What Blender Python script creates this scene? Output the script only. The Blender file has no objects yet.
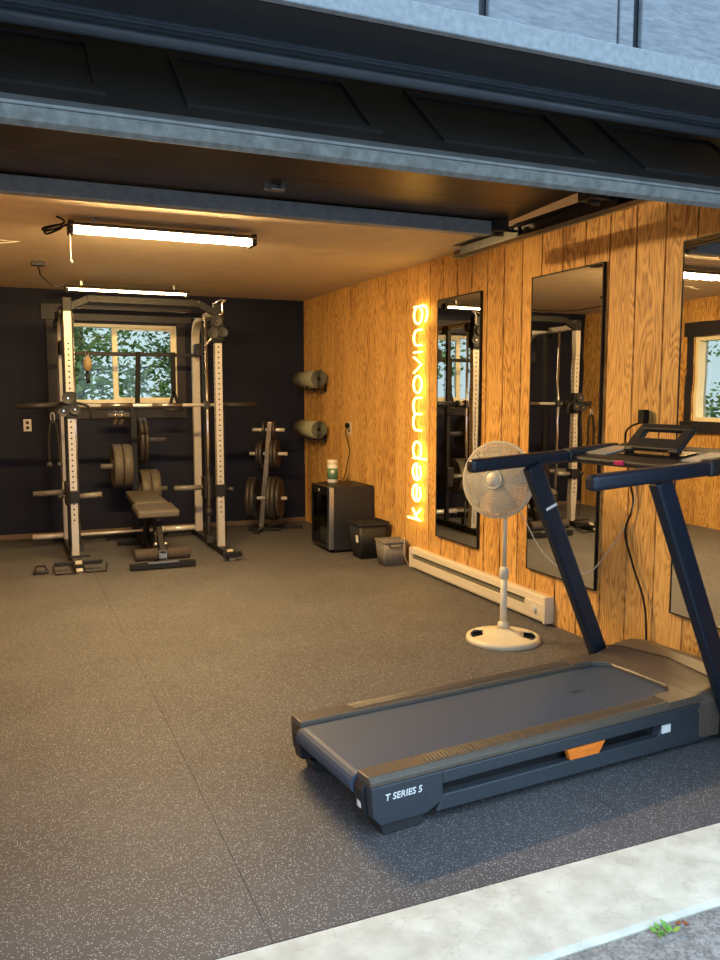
import bpy, bmesh, math, random
from mathutils import Vector, Matrix, Euler
random.seed(7)
SC = bpy.context.scene
COL = SC.collection
PI = math.pi
R = math.radians

# ------------------------------------------------------------------ camera, sky, exposure
cam_d = bpy.data.cameras.new('camera'); cam = bpy.data.objects.new('camera', cam_d); COL.objects.link(cam)
cam.location = (0, 0, 1.36)
cam.rotation_euler = (R(90 - 5.88), 0, R(-23.1))
cam_d.sensor_fit = 'VERTICAL'; cam_d.sensor_height = 36.0; cam_d.sensor_width = 27.0
cam_d.lens = 820.0 / 960.0 * 36.0
cam_d.clip_start = 0.05; cam_d.clip_end = 200
SC.camera = cam
SC.view_settings.view_transform = 'Standard'; SC.view_settings.look = 'None'
SC.view_settings.gamma = 1; SC.view_settings.use_curve_mapping = False
SC.view_settings.exposure = 0.0
W = bpy.data.worlds.new('overcast_sky'); SC.world = W; W.use_nodes = True
bg = W.node_tree.nodes['Background']
bg.inputs[0].default_value = (0.57, 0.79, 1.0, 1); bg.inputs[1].default_value = 3.0
TUBE = ((1.0, 0.65, 0.265), 540.0)        # warm ceiling tubes
TUBE_FAR = ((1.0, 0.72, 0.38), 38.0)     # the weaker tube at the back
NEON = ((1.0, 0.60, 0.11), 8.5)         # warm neon sign
SC.cycles.use_denoising = True
SC.cycles.max_bounces = 10; SC.cycles.diffuse_bounces = 5; SC.cycles.glossy_bounces = 5
SC.cycles.transparent_max_bounces = 12

# ------------------------------------------------------------------ materials
MATS = {}
def nodes(name):
    m = bpy.data.materials.new(name); m.use_nodes = True
    nt = m.node_tree; b = nt.nodes['Principled BSDF']
    return m, nt, b
def N(nt, t, **kw):
    n = nt.nodes.new(t)
    for k, v in kw.items():
        if k.startswith('i_'): n.inputs[k[2:].replace('_', ' ')].default_value = v
        else: setattr(n, k, v)
    return n
def ramp(nt, src, stops):
    r = nt.nodes.new('ShaderNodeValToRGB'); e = r.color_ramp.elements
    while len(e) < len(stops): e.new(0.5)
    for i, (p, c) in enumerate(stops):
        e[i].position = p; e[i].color = tuple(c) + (1,) if len(c) == 3 else c
    nt.links.new(src, r.inputs[0]); return r
def plain(name, col, rough=0.5, metal=0.0, var=0.12, scale=30, bump=0.0, coat=0.0, spec=0.5):
    m, nt, b = nodes(name)
    tc = N(nt, 'ShaderNodeTexCoord'); nz = N(nt, 'ShaderNodeTexNoise'); nz.inputs['Scale'].default_value = scale
    nz.inputs['Detail'].default_value = 3
    nt.links.new(tc.outputs['Object'], nz.inputs['Vector'])
    lo = [max(0, c * (1 - var)) for c in col]; hi = [min(1, c * (1 + var)) for c in col]
    r = ramp(nt, nz.outputs['Fac'], [(0.3, lo), (0.7, hi)])
    nt.links.new(r.outputs[0], b.inputs['Base Color'])
    b.inputs['Roughness'].default_value = rough; b.inputs['Metallic'].default_value = metal
    b.inputs['Specular IOR Level'].default_value = spec
    b.inputs['Coat Weight'].default_value = coat
    if bump:
        bp = N(nt, 'ShaderNodeBump'); bp.inputs['Strength'].default_value = bump; bp.inputs['Distance'].default_value = 0.004
        nt.links.new(nz.outputs['Fac'], bp.inputs['Height']); nt.links.new(bp.outputs[0], b.inputs['Normal'])
    return m
def glow(name, col, strength):
    m, nt, b = nodes(name)
    b.inputs['Base Color'].default_value = (0.9, 0.85, 0.7, 1)
    b.inputs['Emission Color'].default_value = tuple(col) + (1,); b.inputs['Emission Strength'].default_value = strength
    return m
def math_n(nt, op, a, b=None):
    n = nt.nodes.new('ShaderNodeMath'); n.operation = op
    for i, v in enumerate((a, b)):
        if v is None: continue
        if isinstance(v, (int, float)): n.inputs[i].default_value = v
        else: nt.links.new(v, n.inputs[i])
    return n.outputs[0]
def wood_panel(name, light, mid, dark):
    m, nt, b = nodes(name)
    tc = N(nt, 'ShaderNodeTexCoord'); sx = N(nt, 'ShaderNodeSeparateXYZ'); nt.links.new(tc.outputs['Object'], sx.inputs[0])
    u = math_n(nt, 'ADD', sx.outputs['Y'], 0)
    bid = math_n(nt, 'FLOOR', math_n(nt, 'DIVIDE', math_n(nt, 'SUBTRACT', u, 0.13), 0.2))
    off = math_n(nt, 'MULTIPLY', bid, 7.31)
    def vec(a, bz):
        c = nt.nodes.new('ShaderNodeCombineXYZ')
        nt.links.new(math_n(nt, 'MULTIPLY', u, a), c.inputs[0])
        nt.links.new(math_n(nt, 'ADD', math_n(nt, 'MULTIPLY', sx.outputs['Z'], bz), off), c.inputs[1])
        nt.links.new(off, c.inputs[2]); return c.outputs[0]
    n1 = N(nt, 'ShaderNodeTexNoise'); n1.inputs['Scale'].default_value = 1; n1.inputs['Detail'].default_value = 1.5
    nt.links.new(vec(9, 1.5), n1.inputs['Vector'])
    rings = math_n(nt, 'SINE', math_n(nt, 'MULTIPLY', n1.outputs['Fac'], 120))
    n2 = N(nt, 'ShaderNodeTexNoise'); n2.inputs['Scale'].default_value = 1; n2.inputs['Detail'].default_value = 3
    nt.links.new(vec(140, 9), n2.inputs['Vector'])
    n3 = N(nt, 'ShaderNodeTexNoise'); n3.inputs['Scale'].default_value = 1; n3.inputs['Detail'].default_value = 1
    nt.links.new(vec(3, 0.5), n3.inputs['Vector'])
    f = math_n(nt, 'ADD', math_n(nt, 'MULTIPLY', rings, 0.11), math_n(nt, 'ADD', math_n(nt, 'MULTIPLY', n2.outputs['Fac'], 0.75), math_n(nt, 'MULTIPLY', n3.outputs['Fac'], 0.45)))
    r = ramp(nt, f, [(0.36, dark), (0.56, mid), (0.8, light)])
    nt.links.new(r.outputs[0], b.inputs['Base Color'])
    b.inputs['Roughness'].default_value = 0.5; b.inputs['Specular IOR Level'].default_value = 0.3
    bp = N(nt, 'ShaderNodeBump'); bp.inputs['Strength'].default_value = 0.25; bp.inputs['Distance'].default_value = 0.003
    nt.links.new(f, bp.inputs['Height']); nt.links.new(bp.outputs[0], b.inputs['Normal'])
    return m
def rubber_floor():
    m, nt, b = nodes('flecked_rubber')
    tc = N(nt, 'ShaderNodeTexCoord')
    v = N(nt, 'ShaderNodeTexVoronoi'); v.inputs['Scale'].default_value = 210
    nt.links.new(tc.outputs['Object'], v.inputs['Vector'])
    s = N(nt, 'ShaderNodeSeparateColor'); nt.links.new(v.outputs['Color'], s.inputs[0])
    pick = math_n(nt, 'GREATER_THAN', s.outputs[0], 0.66)
    near = math_n(nt, 'LESS_THAN', v.outputs['Distance'], 0.33)
    fl = math_n(nt, 'MULTIPLY', pick, near)
    v2 = N(nt, 'ShaderNodeTexVoronoi'); v2.inputs['Scale'].default_value = 105
    nt.links.new(tc.outputs['Object'], v2.inputs['Vector'])
    s2 = N(nt, 'ShaderNodeSeparateColor'); nt.links.new(v2.outputs['Color'], s2.inputs[0])
    fl2 = math_n(nt, 'MULTIPLY', math_n(nt, 'GREATER_THAN', s2.outputs[1], 0.72), math_n(nt, 'LESS_THAN', v2.outputs['Distance'], 0.19))
    flk = math_n(nt, 'MAXIMUM', fl, fl2)
    n = N(nt, 'ShaderNodeTexNoise'); n.inputs['Scale'].default_value = 2.2; n.inputs['Detail'].default_value = 5
    nt.links.new(tc.outputs['Object'], n.inputs['Vector'])
    base = ramp(nt, n.outputs['Fac'], [(0.3, (0.066, 0.066, 0.072)), (0.7, (0.092, 0.091, 0.097))])
    mx = N(nt, 'ShaderNodeMix', data_type='RGBA'); nt.links.new(flk, mx.inputs['Factor'])
    nt.links.new(base.outputs[0], mx.inputs['A']); mx.inputs['B'].default_value = (0.42, 0.43, 0.45, 1)
    nt.links.new(mx.outputs['Result'], b.inputs['Base Color'])
    b.inputs['Roughness'].default_value = 0.62; b.inputs['Specular IOR Level'].default_value = 0.4
    n2 = N(nt, 'ShaderNodeTexNoise'); n2.inputs['Scale'].default_value = 260; nt.links.new(tc.outputs['Object'], n2.inputs['Vector'])
    bp = N(nt, 'ShaderNodeBump'); bp.inputs['Strength'].default_value = 0.35; bp.inputs['Distance'].default_value = 0.002
    nt.links.new(n2.outputs['Fac'], bp.inputs['Height']); nt.links.new(bp.outputs[0], b.inputs['Normal'])
    return m
def concrete(name, a, c, scale, crack=True, speck=False):
    m, nt, b = nodes(name)
    tc = N(nt, 'ShaderNodeTexCoord')
    n = N(nt, 'ShaderNodeTexNoise'); n.inputs['Scale'].default_value = scale; n.inputs['Detail'].default_value = 6
    nt.links.new(tc.outputs['Object'], n.inputs['Vector'])
    r = ramp(nt, n.outputs['Fac'], [(0.3, a), (0.7, c)])
    out = r.outputs[0]
    if crack:
        n3 = N(nt, 'ShaderNodeTexNoise'); n3.inputs['Scale'].default_value = 5; n3.inputs['Detail'].default_value = 4
        nt.links.new(tc.outputs['Object'], n3.inputs['Vector'])
        band = math_n(nt, 'ABSOLUTE', math_n(nt, 'SUBTRACT', n3.outputs['Fac'], 0.5))
        cr = math_n(nt, 'MULTIPLY', math_n(nt, 'LESS_THAN', band, 0.004), 0.16)
        mx = N(nt, 'ShaderNodeMix', data_type='RGBA'); nt.links.new(cr, mx.inputs['Factor'])
        nt.links.new(out, mx.inputs['A']); mx.inputs['B'].default_value = (a[0] * .35, a[1] * .35, a[2] * .33, 1); out = mx.outputs['Result']
    if speck:
        v = N(nt, 'ShaderNodeTexVoronoi'); v.inputs['Scale'].default_value = 130; nt.links.new(tc.outputs['Object'], v.inputs['Vector'])
        s = N(nt, 'ShaderNodeSeparateColor'); nt.links.new(v.outputs['Color'], s.inputs[0])
        mx = N(nt, 'ShaderNodeMix', data_type='RGBA', blend_type='MULTIPLY'); mx.inputs['Factor'].default_value = 0.8
        rr = ramp(nt, s.outputs[0], [(0.0, (0.35, 0.35, 0.36)), (1.0, (1, 1, 1))])
        nt.links.new(out, mx.inputs['A']); nt.links.new(rr.outputs[0], mx.inputs['B']); out = mx.outputs['Result']
    nt.links.new(out, b.inputs['Base Color']); b.inputs['Roughness'].default_value = 0.85
    bp = N(nt, 'ShaderNodeBump'); bp.inputs['Strength'].default_value = 0.5; bp.inputs['Distance'].default_value = 0.006
    nt.links.new(n.outputs['Fac'], bp.inputs['Height']); nt.links.new(bp.outputs[0], b.inputs['Normal'])
    return m
def siding():
    m, nt, b = nodes('painted_rough_siding')
    tc = N(nt, 'ShaderNodeTexCoord'); mp = N(nt, 'ShaderNodeMapping'); mp.inputs['Scale'].default_value = (25, 25, 110)
    nt.links.new(tc.outputs['Object'], mp.inputs['Vector'])
    n = N(nt, 'ShaderNodeTexNoise'); n.inputs['Scale'].default_value = 1; n.inputs['Detail'].default_value = 5
    nt.links.new(mp.outputs[0], n.inputs['Vector'])
    r = ramp(nt, n.outputs['Fac'], [(0.3, (0.15, 0.168, 0.195)), (0.7, (0.225, 0.25, 0.28))])
    nt.links.new(r.outputs[0], b.inputs['Base Color']); b.inputs['Roughness'].default_value = 0.7
    bp = N(nt, 'ShaderNodeBump'); bp.inputs['Strength'].default_value = 0.7; bp.inputs['Distance'].default_value = 0.004
    nt.links.new(n.outputs['Fac'], bp.inputs['Height']); nt.links.new(bp.outputs[0], b.inputs['Normal'])
    return m
def glass(name, tint, refl=0.06):
    m, nt, b = nodes(name); nt.nodes.remove(b)
    t = N(nt, 'ShaderNodeBsdfTransparent'); t.inputs[0].default_value = tint + (1,)
    g = N(nt, 'ShaderNodeBsdfGlossy'); g.inputs['Roughness'].default_value = 0.02
    fr = N(nt, 'ShaderNodeFresnel'); fr.inputs['IOR'].default_value = 1.45
    gm = N(nt, 'ShaderNodeNewGeometry'); front = math_n(nt, 'SUBTRACT', 1.0, gm.outputs['Backfacing'])
    mx = N(nt, 'ShaderNodeMixShader'); nt.links.new(math_n(nt, 'MULTIPLY', fr.outputs[0], front), mx.inputs[0])
    nt.links.new(t.outputs[0], mx.inputs[1]); nt.links.new(g.outputs[0], mx.inputs[2])
    nt.links.new(mx.outputs[0], nt.nodes['Material Output'].inputs['Surface'])
    return m
def mirror_mat():
    m, nt, b = nodes('mirror_silver')
    b.inputs['Base Color'].default_value = (0.86, 0.87, 0.86, 1); b.inputs['Metallic'].default_value = 1
    tc = N(nt, 'ShaderNodeTexCoord'); nz = N(nt, 'ShaderNodeTexNoise'); nz.inputs['Scale'].default_value = 2.5
    nt.links.new(tc.outputs['Object'], nz.inputs['Vector'])
    b.inputs['Roughness'].default_value = 0.0
    bp = N(nt, 'ShaderNodeBump'); bp.inputs['Strength'].default_value = 0.05; bp.inputs['Distance'].default_value = 0.01
    nt.links.new(nz.outputs['Fac'], bp.inputs['Height']); nt.links.new(bp.outputs[0], b.inputs['Normal'])
    return m
M = dict(
    rubber=rubber_floor(),
    wood=wood_panel('oak_grain_panel', (0.82, 0.50, 0.165), (0.63, 0.345, 0.10), (0.26, 0.11, 0.028)),
    groove=plain('dark_groove', (0.012, 0.006, 0.003), 0.9, spec=0.1),
    navy=plain('navy_wall_paint', (0.0085, 0.0105, 0.026), 0.65, var=0.15, scale=4, bump=0.1, spec=0.25),
    navytrim=plain('navy_trim_paint', (0.026, 0.024, 0.031), 0.5, var=0.1, spec=0.3),
    ceiling=plain('cream_ceiling_paint', (0.66, 0.57, 0.43), 0.7, var=0.05, scale=6, spec=0.3),
    brownbase=plain('brown_baseboard', (0.16, 0.10, 0.06), 0.6),
    siding=siding(),
    sidetrim=plain('painted_trim_board', (0.23, 0.255, 0.28), 0.7, var=0.15, scale=60, bump=0.4),
    header=plain('dark_header_paint', (0.022, 0.028, 0.036), 0.45, var=0.15),
    gasket=plain('weatherstrip_vinyl', (0.045, 0.055, 0.07), 0.35, var=0.1),
    door=plain('dark_door_panel', (0.022, 0.021, 0.021), 0.42, var=0.2, scale=12),
    doorin=plain('brown_door_back', (0.035, 0.024, 0.017), 0.34, var=0.3, scale=9, bump=0.15),
    alum=plain('aluminium_retainer', (0.34, 0.37, 0.38), 0.38, 0.7, var=0.15, scale=20),
    seal=plain('worn_grey_rubber', (0.17, 0.175, 0.165), 0.7, var=0.3, scale=40, bump=0.3),
    strut=plain('blue_grey_steel', (0.24, 0.29, 0.34), 0.5, 0.1, var=0.15),
    track=plain('dark_galvanised_track', (0.05, 0.052, 0.055), 0.45, 0.6, var=0.3),
    sill=concrete('pale_concrete', (0.50, 0.46, 0.38), (0.70, 0.665, 0.57), 11),
    drive=concrete('grey_aggregate', (0.24, 0.23, 0.22), (0.40, 0.385, 0.37), 22, False, True),
    grass=plain('rough_grass_ground', (0.10, 0.14, 0.05), 0.9, var=0.5, scale=5),
    black=plain('black_powder_coat', (0.010, 0.010, 0.011), 0.48, var=0.2, spec=0.3),
    blackp=plain('black_plastic', (0.016, 0.016, 0.018), 0.5, var=0.2, scale=60),
    gloss=plain('gloss_black', (0.008, 0.008, 0.009), 0.12),
    rubberb=plain('black_rubber', (0.02, 0.02, 0.021), 0.6, var=0.25),
    foam=plain('brown_black_foam', (0.045, 0.034, 0.028), 0.8, var=0.2),
    silver=plain('silver_grey_paint', (0.50, 0.47, 0.42), 0.38, 0.25, var=0.06),
    chrome=plain('bright_chrome', (0.75, 0.74, 0.72), 0.18, 1.0, var=0.05),
    steel=plain('satin_steel', (0.45, 0.44, 0.42), 0.35, 1.0, var=0.1),
    bumper=plain('bumper_plate_rubber', (0.10, 0.085, 0.062), 0.55, var=0.2, scale=50),
    iron=plain('grey_iron_plate', (0.055, 0.045, 0.040), 0.45, 0.3, var=0.2),
    vinylpad=plain('bench_vinyl', (0.10, 0.085, 0.065), 0.38, var=0.1, bump=0.05),
    white=plain('white_plastic', (0.74, 0.71, 0.64), 0.4, var=0.04),
    cream=plain('cream_enamel', (0.72, 0.66, 0.53), 0.35, var=0.03),
    fan=plain('fan_cream_plastic', (0.72, 0.66, 0.50), 0.4, var=0.04),
    fanblade=plain('fan_blade_plastic', (0.50, 0.42, 0.31), 0.4, var=0.05),
    vinylframe=plain('window_vinyl', (0.90, 0.84, 0.60), 0.4, var=0.03),  # cream lifted to carry the daylight that backlights the frame
    mat=plain('sage_foam_mat', (0.33, 0.335, 0.215), 0.75, var=0.1, scale=120, bump=0.1),
    matdark=plain('dark_mat_layer', (0.035, 0.035, 0.028), 0.8),
    greybin=plain('grey_plastic_crate', (0.20, 0.185, 0.165), 0.5, var=0.1),
    tmdark=plain('slate_plastic', (0.036, 0.043, 0.053), 0.42, var=0.12, scale=80),
    tmtop=plain('warm_lit_black_plastic', (0.10, 0.078, 0.058), 0.36, var=0.15, scale=80),  # dark plastic; brown of the reflected warm light is put into its colour
    tmpost=plain('navy_steel_post', (0.009, 0.015, 0.028), 0.38, 0.1, var=0.1),
    belt=plain('treadmill_belt', (0.040, 0.066, 0.105), 0.55, var=0.12, scale=150, bump=0.15),
    orange=plain('orange_latch', (0.85, 0.20, 0.02), 0.4, var=0.05),
    red=plain('magenta_key', (0.6, 0.02, 0.12), 0.35),
    print=plain('white_print', (0.80, 0.80, 0.78), 0.5, var=0.02),
    green=plain('green_label', (0.10, 0.24, 0.14), 0.5, var=0.1),
    peggrey=plain('grey_peg_sleeve', (0.20, 0.19, 0.175), 0.4, 0.2, var=0.08),
    barsilver=plain('polished_bar', (0.78, 0.76, 0.72), 0.3, 0.35, var=0.04),
    slotgrey=plain('slot_grey_fins', (0.13, 0.13, 0.10), 0.6),
    can=plain('pale_can', (0.45, 0.48, 0.45), 0.3, 0.5, var=0.3, scale=18),
    leaf=plain('tree_leaf', (0.27, 0.37, 0.10), 0.6, var=0.5, scale=2.5),
    leafdark=plain('conifer_needles', (0.17, 0.25, 0.085), 0.65, var=0.5, scale=2.5),
    bark=plain('tree_bark', (0.09, 0.065, 0.045), 0.9, var=0.4, scale=10, bump=0.5),
    weed=plain('weed_leaf', (0.16, 0.36, 0.05), 0.5, var=0.3, scale=20),
    dry=plain('dry_leaf', (0.30, 0.09, 0.04), 0.7, var=0.3),
    cordw=plain('white_cord', (0.62, 0.58, 0.50), 0.5, var=0.03),
    cordb=plain('black_cord', (0.010, 0.010, 0.010), 0.6, spec=0.2),
    glass=glass('window_glass', (0.60, 0.59, 0.54)),
    fglass=glass('smoked_fridge_glass', (0.55, 0.55, 0.55)),
    mirror=mirror_mat(),
    tube=glow('lit_tube_diffuser', *TUBE), tubefar=glow('weaker_lit_diffuser', *TUBE_FAR),
    neon=glow('lit_neon', *NEON),
)

# ------------------------------------------------------------------ mesh builder
def basis(d, up=None):
    d = Vector(d).normalized()
    up = Vector(up) if up is not None else (Vector((0, 0, 1)) if abs(d.z) < 0.95 else Vector((0, 1, 0)))
    s = d.cross(up).normalized(); u = s.cross(d).normalized()
    return d, s, u
def spline(pts, n=8, closed=False):
    pts = [Vector(p) for p in pts]; out = []
    L = len(pts)
    rng = range(L) if closed else range(L - 1)
    for i in rng:
        p1, p2 = pts[i], pts[(i + 1) % L]
        p0 = pts[i - 1] if (i > 0 or closed) else p1 * 2 - p2
        p3 = pts[(i + 2) % L] if (i + 2 < L or closed) else p2 * 2 - p1
        for k in range(n):
            t = k / n
            out.append(0.5 * ((2 * p1) + (p2 - p0) * t + (2 * p0 - 5 * p1 + 4 * p2 - p3) * t * t + (3 * p1 - p0 - 3 * p2 + p3) * t ** 3))
    if not closed: out.append(pts[-1])
    return out
class MB:
    def __init__(self): self.bm = bmesh.new(); self.mi = 0
    def face(self, vs, smooth=False):
        try: f = self.bm.faces.new(vs)
        except ValueError: return None
        f.material_index = self.mi; f.smooth = smooth; return f
    def box(self, x0, x1, y0, y1, z0, z1):
        v = [self.bm.verts.new(p) for p in ((x0, y0, z0), (x1, y0, z0), (x1, y1, z0), (x0, y1, z0), (x0, y0, z1), (x1, y0, z1), (x1, y1, z1), (x0, y1, z1))]
        for q in ((0, 3, 2, 1), (4, 5, 6, 7), (0, 1, 5, 4), (1, 2, 6, 5), (2, 3, 7, 6), (3, 0, 4, 7)): self.face([v[i] for i in q])
        return self
    def bar(self, p0, p1, w, h, up=None, w2=None, h2=None):
        """rectangular bar: w sideways, h along up"""
        p0, p1 = Vector(p0), Vector(p1); d, s, u = basis(p1 - p0, up)
        w2 = w2 or w; h2 = h2 or h
        a = [self.bm.verts.new(p0 + s * (i * w / 2) + u * (j * h / 2)) for i, j in ((-1, -1), (1, -1), (1, 1), (-1, 1))]
        b = [self.bm.verts.new(p1 + s * (i * w2 / 2) + u * (j * h2 / 2)) for i, j in ((-1, -1), (1, -1), (1, 1), (-1, 1))]
        self.face(a); self.face(b[::-1])
        for k in range(4): self.face([a[(k + 1) % 4], a[k], b[k], b[(k + 1) % 4]])
        return self
    def cyl(self, p0, p1, r, r2=None, n=16, cap=True):
        p0, p1 = Vector(p0), Vector(p1); d, s, u = basis(p1 - p0); r2 = r if r2 is None else r2
        a = [self.bm.verts.new(p0 + (s * math.cos(2 * PI * k / n) + u * math.sin(2 * PI * k / n)) * r) for k in range(n)]
        b = [self.bm.verts.new(p1 + (s * math.cos(2 * PI * k / n) + u * math.sin(2 * PI * k / n)) * r2) for k in range(n)]
        for k in range(n): self.face([a[(k + 1) % n], a[k], b[k], b[(k + 1) % n]], True)
        if cap: self.face(a); self.face(b[::-1])
        return self
    def tube(self, pts, r, n=8, closed=False, rect=None, up=None):
        pts = [Vector(p) for p in pts]; L = len(pts); rings = []
        prev = None
        for i, p in enumerate(pts):
            if closed: t = pts[(i + 1) % L] - pts[i - 1]
            else: t = pts[min(i + 1, L - 1)] - pts[max(i - 1, 0)]
            t.normalize()
            if prev is None: d, s, u = basis(t, up)
            else:
                s = prev - t * prev.dot(t)
                if s.length < 1e-6: s = basis(t)[1]
                s.normalize(); u = s.cross(t).normalized()
            prev = s
            if rect:
                w, h = rect; prof = [(-w / 2, -h / 2), (w / 2, -h / 2), (w / 2, h / 2), (-w / 2, h / 2)]
            else: prof = [(r * math.cos(2 * PI * k / n), r * math.sin(2 * PI * k / n)) for k in range(n)]
            rings.append([self.bm.verts.new(p + s * a + u * b) for a, b in prof])
        m = len(rings[0])
        for i in range(L if closed else L - 1):
            A, B = rings[i], rings[(i + 1) % L]
            for k in range(m): self.face([A[(k + 1) % m], A[k], B[k], B[(k + 1) % m]], not rect)
        if not closed: self.face(rings[0]); self.face(rings[-1][::-1])
        return self
    def lathe(self, prof, origin=(0, 0, 0), axis=(0, 0, 1), n=32, smooth=True):
        o = Vector(origin); d, s, u = basis(axis); rings = []
        for r, h in prof:
            if r < 1e-6: rings.append([self.bm.verts.new(o + d * h)])
            else: rings.append([self.bm.verts.new(o + d * h + (s * math.cos(2 * PI * k / n) + u * math.sin(2 * PI * k / n)) * r) for k in range(n)])
        for A, B in zip(rings, rings[1:]):
            for k in range(n):
                k2 = (k + 1) % n
                if len(A) == 1 and len(B) == 1: continue
                if len(A) == 1: self.face([A[0], B[k], B[k2]], smooth)
                elif len(B) == 1: self.face([A[k2], A[k], B[0]], smooth)
                else: self.face([A[k2], A[k], B[k], B[k2]], smooth)
        return self
    def prism(self, poly, fn, a, b):
        """poly list of 2d; fn(u, v, t) -> point; extruded from t=a to t=b"""
        A = [self.bm.verts.new(fn(u, v, a)) for u, v in poly]; B = [self.bm.verts.new(fn(u, v, b)) for u, v in poly]
        n = len(poly)
        self.face(A); self.face(B[::-1])
        for k in range(n): self.face([A[(k + 1) % n], A[k], B[k], B[(k + 1) % n]])
        return self
    def sphere(self, c, r, sx=1, sy=1, sz=1, n=14):
        m = Matrix.Translation(c) @ Matrix.Diagonal((sx, sy, sz, 1))
        g = bmesh.ops.create_uvsphere(self.bm, u_segments=n, v_segments=max(6, n // 2), radius=r, matrix=m)
        for v in g['verts']:
            for f in v.link_faces: f.material_index = self.mi; f.smooth = True
        return self
    def loft(self, sections, smooth=False, cap=True):
        rings = [[self.bm.verts.new(p) for p in s] for s in sections]; m = len(rings[0])
        for A, B in zip(rings, rings[1:]):
            for k in range(m): self.face([A[(k + 1) % m], A[k], B[k], B[(k + 1) % m]], smooth)
        if cap: self.face(rings[0]); self.face(rings[-1][::-1])
        return self
    def build(self, name, mats, parent=None, bevel=0.0, seg=2, loc=None, rot=None):
        bmesh.ops.recalc_face_normals(self.bm, faces=self.bm.faces)
        me = bpy.data.meshes.new(name); self.bm.to_mesh(me); self.bm.free()
        for m in (mats if isinstance(mats, (list, tuple)) else [mats]): me.materials.append(M[m] if isinstance(m, str) else m)
        o = bpy.data.objects.new(name, me); COL.objects.link(o)
        if parent is not None: o.parent = parent
        if loc is not None: o.location = loc
        if rot is not None: o.rotation_euler = rot
        if bevel:
            b = o.modifiers.new('bevel', 'BEVEL'); b.width = bevel; b.segments = seg; b.limit_method = 'ANGLE'; b.angle_limit = R(40)
            if seg > 1: b.harden_normals = False
        return o
def tag(o, label, cat, group=None):
    o['label'] = label; o['category'] = cat
    if group: o['group'] = group
    return o
def thing(name, label, cat, loc=(0, 0, 0), rz=0, group=None):
    o = bpy.data.objects.new(name, None); COL.objects.link(o); o.empty_display_size = 0.1
    o.location = loc; o.rotation_euler = (0, 0, rz)
    return tag(o, label, cat, group)
def struct(o): o['kind'] = 'structure'; return o
def copy_tree(o, parent=None):
    c = o.copy(); COL.objects.link(c)
    if parent is not None: c.parent = parent
    for ch in list(o.children): copy_tree(ch, c)
    return c

# ------------------------------------------------------------------ the room
XL, XR, YF, YB, ZC = -0.80, 2.93, 1.85, 8.40, 2.36
# floor: rubber rolls laid side by side, with narrow seams between them
b = MB()
seams = [-0.80, -0.67, 0.555, 1.78, 2.95]
for x0, x1 in zip(seams, seams[1:]):
    b.box(x0 + 0.0008, x1 - 0.0008, YF, 5.62, -0.01, 0); b.box(x0 + 0.0008, x1 - 0.0008, 5.6215, YB, -0.01, 0)
b.mi = 1; b.box(XL, 2.95, YF, YB, -0.02, -0.006)
struct(b.build('floor', ['rubber', 'groove']))
b = MB(); b.box(XL - 0.15, XR + 0.15, YF - 0.2, YB + 0.15, ZC, ZC + 0.08); struct(b.build('ceiling', 'ceiling'))
# panelled side walls: boards 0.2 m wide with open grooves
def panel_wall(name, xf, sgn, holes=None):
    b = MB(); y = 1.73; b.mi = 0
    edges = [YF - 0.0] + [1.93 + 0.2 * k for k in range(33)] + [YB]
    def rects(y0, y1):
        if holes is None: return [(y0, y1, 0, ZC)]
        h0, h1, z0, z1 = holes
        if y1 <= h0 or y0 >= h1: return [(y0, y1, 0, ZC)]
        out = [(y0, y1, 0, z0), (y0, y1, z1, ZC)]
        if y0 < h0: out.append((y0, h0, z0, z1))
        if y1 > h1: out.append((h1, y1, z0, z1))
        return out
    for y0, y1 in zip(edges, edges[1:]):
        for (a, c, z0, z1) in rects(y0 + (0.0055 if y0 > YF else 0), y1 - (0.0055 if y1 < YB else 0)):
            b.box(min(xf, xf + sgn * 0.014), max(xf, xf + sgn * 0.014), a, c, z0, z1)
    b.mi = 1
    xa, xb = sorted((xf + sgn * 0.0141, xf + sgn * 0.15))
    if holes is None: b.box(xa, xb, YF - 0.25, YB + 0.15, -0.02, ZC)
    else:
        h0, h1, z0, z1 = holes
        b.box(xa, xb, YF - 0.25, h0, -0.02, ZC); b.box(xa, xb, h1, YB + 0.15, -0.02, ZC)
        b.box(xa, xb, h0, h1, -0.02, z0); b.box(xa, xb, h0, h1, z1, ZC)
    return struct(b.build(name, ['wood', 'groove']))
panel_wall('wall_right', XR, 1)
LW = (5.85, 6.61, 1.09, 1.97)
panel_wall('wall_left', XL, -1, LW)
# back wall with its window hole; the lower wall stands 12 mm proud
WX0, WX1, WZ0, WZ1 = 0.47, 1.58, 1.285, 2.055
b = MB()
b.box(XL, WX0, YB, YB + 0.15, -0.02, ZC); b.box(WX1, XR, YB, YB + 0.15, -0.02, ZC)
b.box(WX0, WX1, YB, YB + 0.15, -0.02, WZ0); b.box(WX0, WX1, YB, YB + 0.15, WZ1, ZC)
b.box(XL, XR, YB - 0.012, YB, 0, 0.61)
struct(b.build('wall_back', 'navy'))
b = MB(); b.box(XL, XR, YB - 0.03, YB - 0.0125, 0, 0.045); struct(b.build('baseboard_back', 'brownbase', bevel=0.004))
# front wall around the opening (cladding outside, dark jambs)
OX0, OX1, OZ = -0.40, 2.42, 2.13
b = MB()
b.box(XL - 0.15, OX0, 1.64, YF, -0.03, 3.2); b.box(OX1, XR + 0.15, 1.64, YF, -0.03, 3.2); b.box(OX0, OX1, 1.64, YF, OZ, 3.2)
struct(b.build('wall_front', 'header'))
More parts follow.
